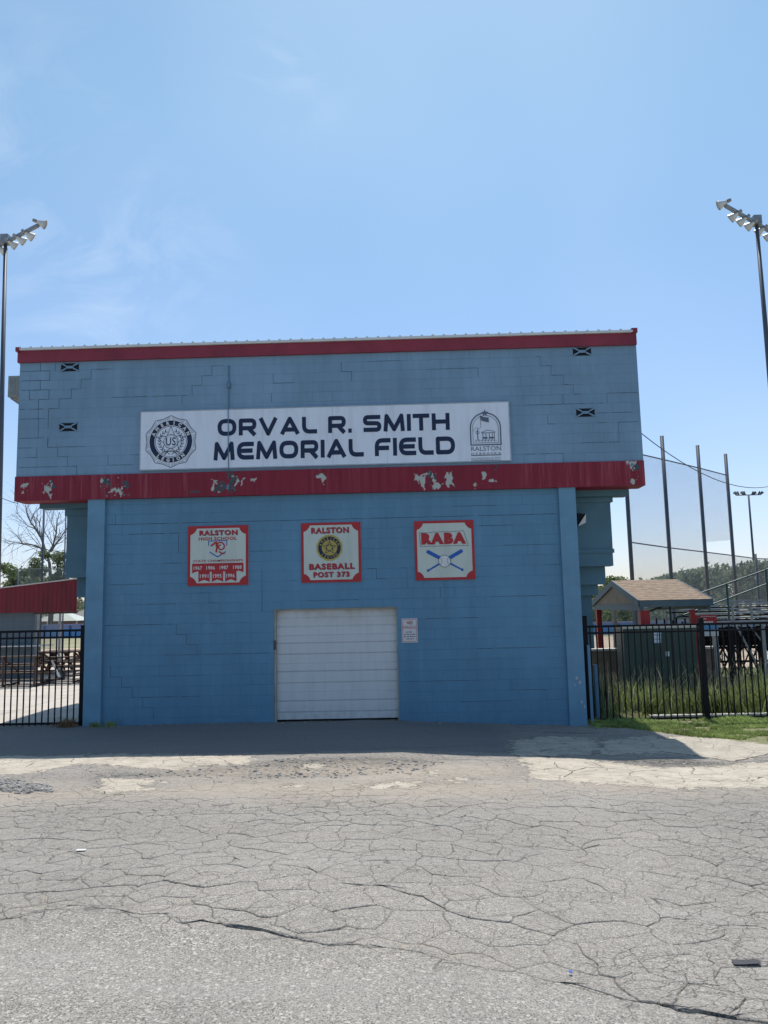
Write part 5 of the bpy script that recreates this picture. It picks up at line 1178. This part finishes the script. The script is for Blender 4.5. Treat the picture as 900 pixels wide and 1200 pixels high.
# big bleachers
Yb0 = 20.8; bx0_ = P(842, 740, Yb0)[0]; bx1_ = bx0_+5.0; dk_z = P(870, 730.5, Yb0)[2]
s = thing('bleachers', (bx0_, Yb0, -.1), 'large metal bleachers with dark teal handrails at the right edge', 'bleachers')
o = MB(); o.box(bx0_-.0, bx1_, Yb0, Yb0+.08, dk_z-.07, dk_z+.07); o.box(bx0_, bx1_, Yb0+.08, Yb0+1.1, dk_z-.0, dk_z+.04); o.build('walkway', M['steel'], s)
for k in range(5):
    y = Yb0+1.25+k*.62; z = dk_z+.10+k*.115
    o = MB(); o.box(bx0_+.25-.12*k, bx1_, y, y+.26, z, z+.04); o.build('seat', M['steel'], s)
    o = MB(); o.box(bx0_+.25-.12*k, bx1_, y+.3, y+.55, z-.2, z-.16); o.build('footboard', M['black'], s)  # footboards coloured black for the shade below the seats
fr = MB(); leg = MB()
for px, w_, m2 in ((839, .085, 0), (858, .08, 1), (895.5, .07, 0), (935, .08, 0)):
    x_ = P(px, 760, Yb0-.03)[0]; o = MB(); o.box(x_-w_/1.3, x_+w_/1.3, Yb0-.05, Yb0-.002, -.1, dk_z-.071 if m2 else (P(839, 735, Yb0)[2])); o.build('leg', M['steel'] if not m2 else M['black'], s)
o = MB(); o.bar(P(862.5, 733, Yb0-.09), P(893, 789, Yb0-.09), .045); o.bar(P(880, 735, Yb0+.5), P(893, 752, Yb0+.5), .04); o.build('brace', M['steel'], s)
o = MB()
for i in range(9):
    for j in range(1, 6):
        x = bx0_-.4+i*.62; y = Yb0+j*.75; o.bar((x, y, -.1), (x, y, dk_z+.02*j), .045)
        if i < 8 and (i+j) % 2: o.bar((x, y, -.05), (x+.62, y, dk_z*.75), .035)
        elif i < 8: o.bar((x+.62, y, -.05), (x, y, dk_z*.75), .035)
    if i > 3: o.bar((bx0_-.4+i*.62, Yb0+.1, dk_z-.12), (bx0_-.4+i*.62, Yb0+4.4, dk_z+.35), .07)
for zz in (.3, .62, .8): o.bar((bx0_-.4, Yb0+1.5+zz, dk_z*zz), (bx1_, Yb0+1.5+zz, dk_z*zz), .06)
for j in range(5):
    for q in (0, 1): o.box(bx0_-.35+.22*((j*3+q) % 4), bx1_, Yb0+.7+j*.6, Yb0+.74+j*.6, dk_z-.20-.13*j-.14*q, dk_z-.12-.13*j-.14*q)  # black slats added to darken the shaded space under the bleachers
o.build('frame', M['black'], s)
gr = MB(); zz1 = P(870, 706.5, Yb0+.02)[2]
for px in (858.5, 880.5): x_ = P(px, 715, Yb0+.02)[0]; gr.bar((x_, Yb0+.02, dk_z), (x_, Yb0+.02, zz1), .05)
x_ = P(858.5, 715, Yb0+.02)[0]; gr.bar((x_, Yb0+.02, zz1), (bx1_, Yb0+.02, zz1), .03); gr.bar((x_, Yb0+.02, (zz1+dk_z)/2+.05), (bx1_, Yb0+.02, (zz1+dk_z)/2+.05), .03); gr.build('guard_rail', M['steel'], s)
hr = MB(); Yh = 21.6
for (a_, b_) in (((756, 718), (900, 667)), ((790, 725), (905, 682))): 
    p, q_ = P(*a_, Yh), P(*b_, Yh); dd = q_-p; hr.tube([p, q_+dd*.25], .022, 8)
for (a_, b_) in (((851.5, 683.5), (855, 732)), ((897.5, 667), (899.5, 732)), ((785, 709), (787, 732))): p, q_ = P(*a_, Yh), P(*b_, Yh); hr.tube([(p[0], Yh+.001, q_[2]), (p[0], Yh+.001, p[2])], .03, 8)
hr.build('handrail', M['teal'], s)
# backstop poles and netting
net = thing('backstop_netting', (P(786, 675, 33)[0], 33, -.1), 'tall backstop netting on four slim dark poles at right', 'netting')
poles = [((773, 511), (786.5, 675), 33.0), ((815, 522), (829.5, 690), 35.2), ((850, 532), (863, 700), 37.4), ((731, 500), (741, 680), 31.0)]
tops = []
for pt, pb, Yq in poles: b = P(*pb, Yq); a = P(*pt, Yq); o = MB(); o.tube([(b[0], Yq, -.1), (b[0], Yq, a[2])], .085, 8); o.build('pole', M['pole'], net, True); tops.append((b[0], Yq, a[2]))
b = P(888.5, 690, 39.5); a = P(887, 649, 39.5); o = MB(); o.tube([(b[0], 39.5, -.1), (b[0], 39.5, a[2])], .06, 8); o.build('pole', M['pole'], net, True)
o = MB(); zA = [P(775.5, 538.5, 33)[2], P(817, 548.5, 35.2)[2], P(852.5, 557, 37.4)[2], 0]; za2 = P(735, 528, 31)[2]
line = [(tops[3][0], 31.0, za2), (tops[0][0], 33.0, zA[0]), (tops[1][0], 35.2, zA[1]), (tops[2][0], 37.4, zA[2])]; o.tube(line, .028, 6)
zB = [P(735, 635.5, 31)[2], P(783, 642, 33)[2], P(825, 647, 35.2)[2], P(859.5, 651, 37.4)[2], P(888, 654.5, 39.5)[2]]
line2_ = [(tops[3][0], 31.0, zB[0]), (tops[0][0], 33.0, zB[1]), (tops[1][0], 35.2, zB[2]), (tops[2][0], 37.4, zB[3]), (b[0], 39.5, zB[4])]; o.tube(line2_+[(b[0]+6, 44, zB[4])], .028, 6); o.build('cable', M['pole'], net)
o = MB()
for i in range(3):
    a_, b_, c_, d_ = line[i], line[i+1], line2_[i+1], line2_[i]; up2 = .0 if i < 2 else .75
    c_ = (c_[0], c_[1], c_[2]+up2*1.0); d_ = (d_[0], d_[1], d_[2]+(up2*.6)); o.add([a_, b_, c_, d_], [(0, 1, 2, 3)])
full = line2_+[(b[0]+6, 44, zB[4])]
for i in range(5):
    a_, b_ = full[i], full[i+1]; o.add([a_, b_, (b_[0], b_[1], 0), (a_[0], a_[1], 0)], [(0, 1, 2, 3)])
o.build('net', M['net'], net)
# far light tower
Yq = 150; a = P(880, 580, Yq); b = P(886, 690, Yq); s = thing('floodlight_tower', (b[0], Yq, -.1), 'far thin floodlight tower beyond the netting at right', 'floodlight tower')
o = MB(); o.tube([(b[0], Yq, -.1), (b[0], Yq, a[2])], [.26, .18], 8); o.build('pole', M['pole'], s, True); o = MB(); o.bar((b[0]-2.4, Yq, a[2]), (b[0]+2.4, Yq, a[2]), .16); o.build('crossarm', M['pole'], s)
for k, u in enumerate((-2.35, -1.85, -1.0, -.6, .6, 1.0, 1.85, 2.35)): sg = -1 if u < 0 else 1; o = MB(); o.tube([(b[0]+u, Yq, a[2]+.05), (b[0]+u+sg*.25, Yq-.1, a[2]+.38), (b[0]+u+sg*.4, Yq-.2, a[2]+.5)], [.12, .22, .34], 8); o.build('lamp', M['pole'], s)
# near floodlight poles
def floodpole(topc, lowc, Yq, arm, label, mirror):
    a = P(*topc, Yq); b = P(*lowc, Yq); x_ = a[0]; s = thing('floodlight_pole', (x_, Yq, -.1), label, 'floodlight pole', 'tall floodlight poles')
    o = MB(); o.tube([(b[0]+(b[0]-a[0])*.6, Yq, -.1), (b[0], Yq, b[2]), (x_, Yq, a[2])], [.16, .11, .075], 10, cap=True); o.build('pole', M['pole'], s, True)
    A = np.array([x_, Yq, a[2]]); dr_ = ray(*arm); tt_ = (A[2]-CAMZ)/dr_[2]; E_ = np.array([dr_[0]*tt_, dr_[1]*tt_, A[2]]); u = E_-A;  L = np.linalg.norm(u); u /= L; pn = np.array([u[1], -u[0], 0])*mirror
    if np.dot(pn, (0, -1, 0)) < -9: pn = -pn
    o = MB(); o.bar(A-u*L, A+u*L, .11, .14); o.obox(A+np.array([0, 0, .12]), (.17, 0, 0), (0, .17, 0), (0, 0, .2)); o.build('crossarm', M['steel'], s)
    for k, f_ in enumerate((1.0, .66, .40, .14, -.2, -.5, -.9)):
        c = A+u*L*f_+np.array([0, 0, -.02]); end = f_ > .9
        d = np.array([.75*mirror, .38 if not end else .15, -.50 if not end else -.30]); d /= np.linalg.norm(d)
        st = c+np.array([0, 0, .16 if end else -.08]); o = MB()
        o.tube([st-d*.08, st, st+d*.10, st+d*.24, st+d*.29], [.055, .09, .125, .19, .20], 14, cap=False); lm = o.build('lamp', M['alu_pale'], s, True)
        o = MB(); n_ = 14; e1 = np.cross(d, (0, 0, 1)); e1 /= np.linalg.norm(e1); e2 = np.cross(e1, d); q0 = st+d*.26
        o.add([q0+.182*(cos(2*pi*k2/n_)*e1+sin(2*pi*k2/n_)*e2) for k2 in range(n_)], [tuple(range(n_))]); o.build('lens', simple('lamp glass', (.30, .28, .25), .25, .3), lm)
        o = MB(); o.tube([st-d*.24, st-d*.09], [.07, .08], 8); o.bar(c, st-d*.05, .05); o.build('ballast', M['steel'], lm)
    return s
floodpole((6.5, 284), (0.5, 540), 32., (45, 264), 'tall floodlight pole at the left edge of the sky', 1)
floodpole((886.5, 262), (903, 450), 32., (850, 241), 'tall floodlight pole at the right edge of the sky', -1)
# cables
def cable(pts, r, label):
    o = MB(); o.tube(pts, r, 6); return tag(o.build('overhead_cable', M['wire']), label, 'cable')
a, b = P(748, 505, 17.5), P(960, 525, 34); L = []
for k in range(25):
    f_ = k/24; q_ = a+(b-a)*f_; L.append(q_+np.array([0, 0, -4*f_*(1-f_)*1.55]))
cable(L, .011, 'black cable sagging from the building past the netting')
a, b = P(-60, 500, 26), P(21, 590, 17); L = []
for k in range(17): f_ = k/16; q_ = a+(b-a)*f_; L.append(q_+np.array([0, 0, -4*f_*(1-f_)*.55]))
cable(L, .008, 'thin cable running to the lower left corner of the red band')
# litter
def scrap(px, py, w, d, m_, label, cat):
    c = G(px, py); z = float(lay_z(c[0], c[1]))+.004; o = MB()
    pts = [(-w, -d*.9), (-w*.5, -d), (w*.9, -d*.7), (w, d*.3), (w*.8, d), (-w*.1, d*.8), (-w*.9, d)]
    o.prism([(c[0]+p[0], c[1]+p[1]) for p in pts], z, z+.002, 'z'); tag(o.build('litter', m_), label, cat)
scrap(875, 1132, .075, .03, simple('black rubber', (.055, .055, .06), .8), 'flat dark rubber scrap lying on the asphalt at lower right', 'litter')
scrap(669, 1144, .009, .012, M['blue_ink'], 'tiny blue plastic scrap on the cracked asphalt edge', 'litter')
scrap(95, 999, .04, .022, M['white_ink'], 'small white paper scrap on the asphalt at left', 'litter')
if __name__ == '__main__':
    tip = G(828, 889); cor = np.array([XR, YW-.09, zt+.33]); dv = cor-tip; print('SUN CHECK az', math.degrees(atan2(dv[0], dv[1])), 'el', math.degrees(atan2(dv[2], hypot(dv[0], dv[1]))))
    print('tip', tip, G(450, 885), G(450, 930), G(450, 1190), 'edge', ey.min(), ey.max())
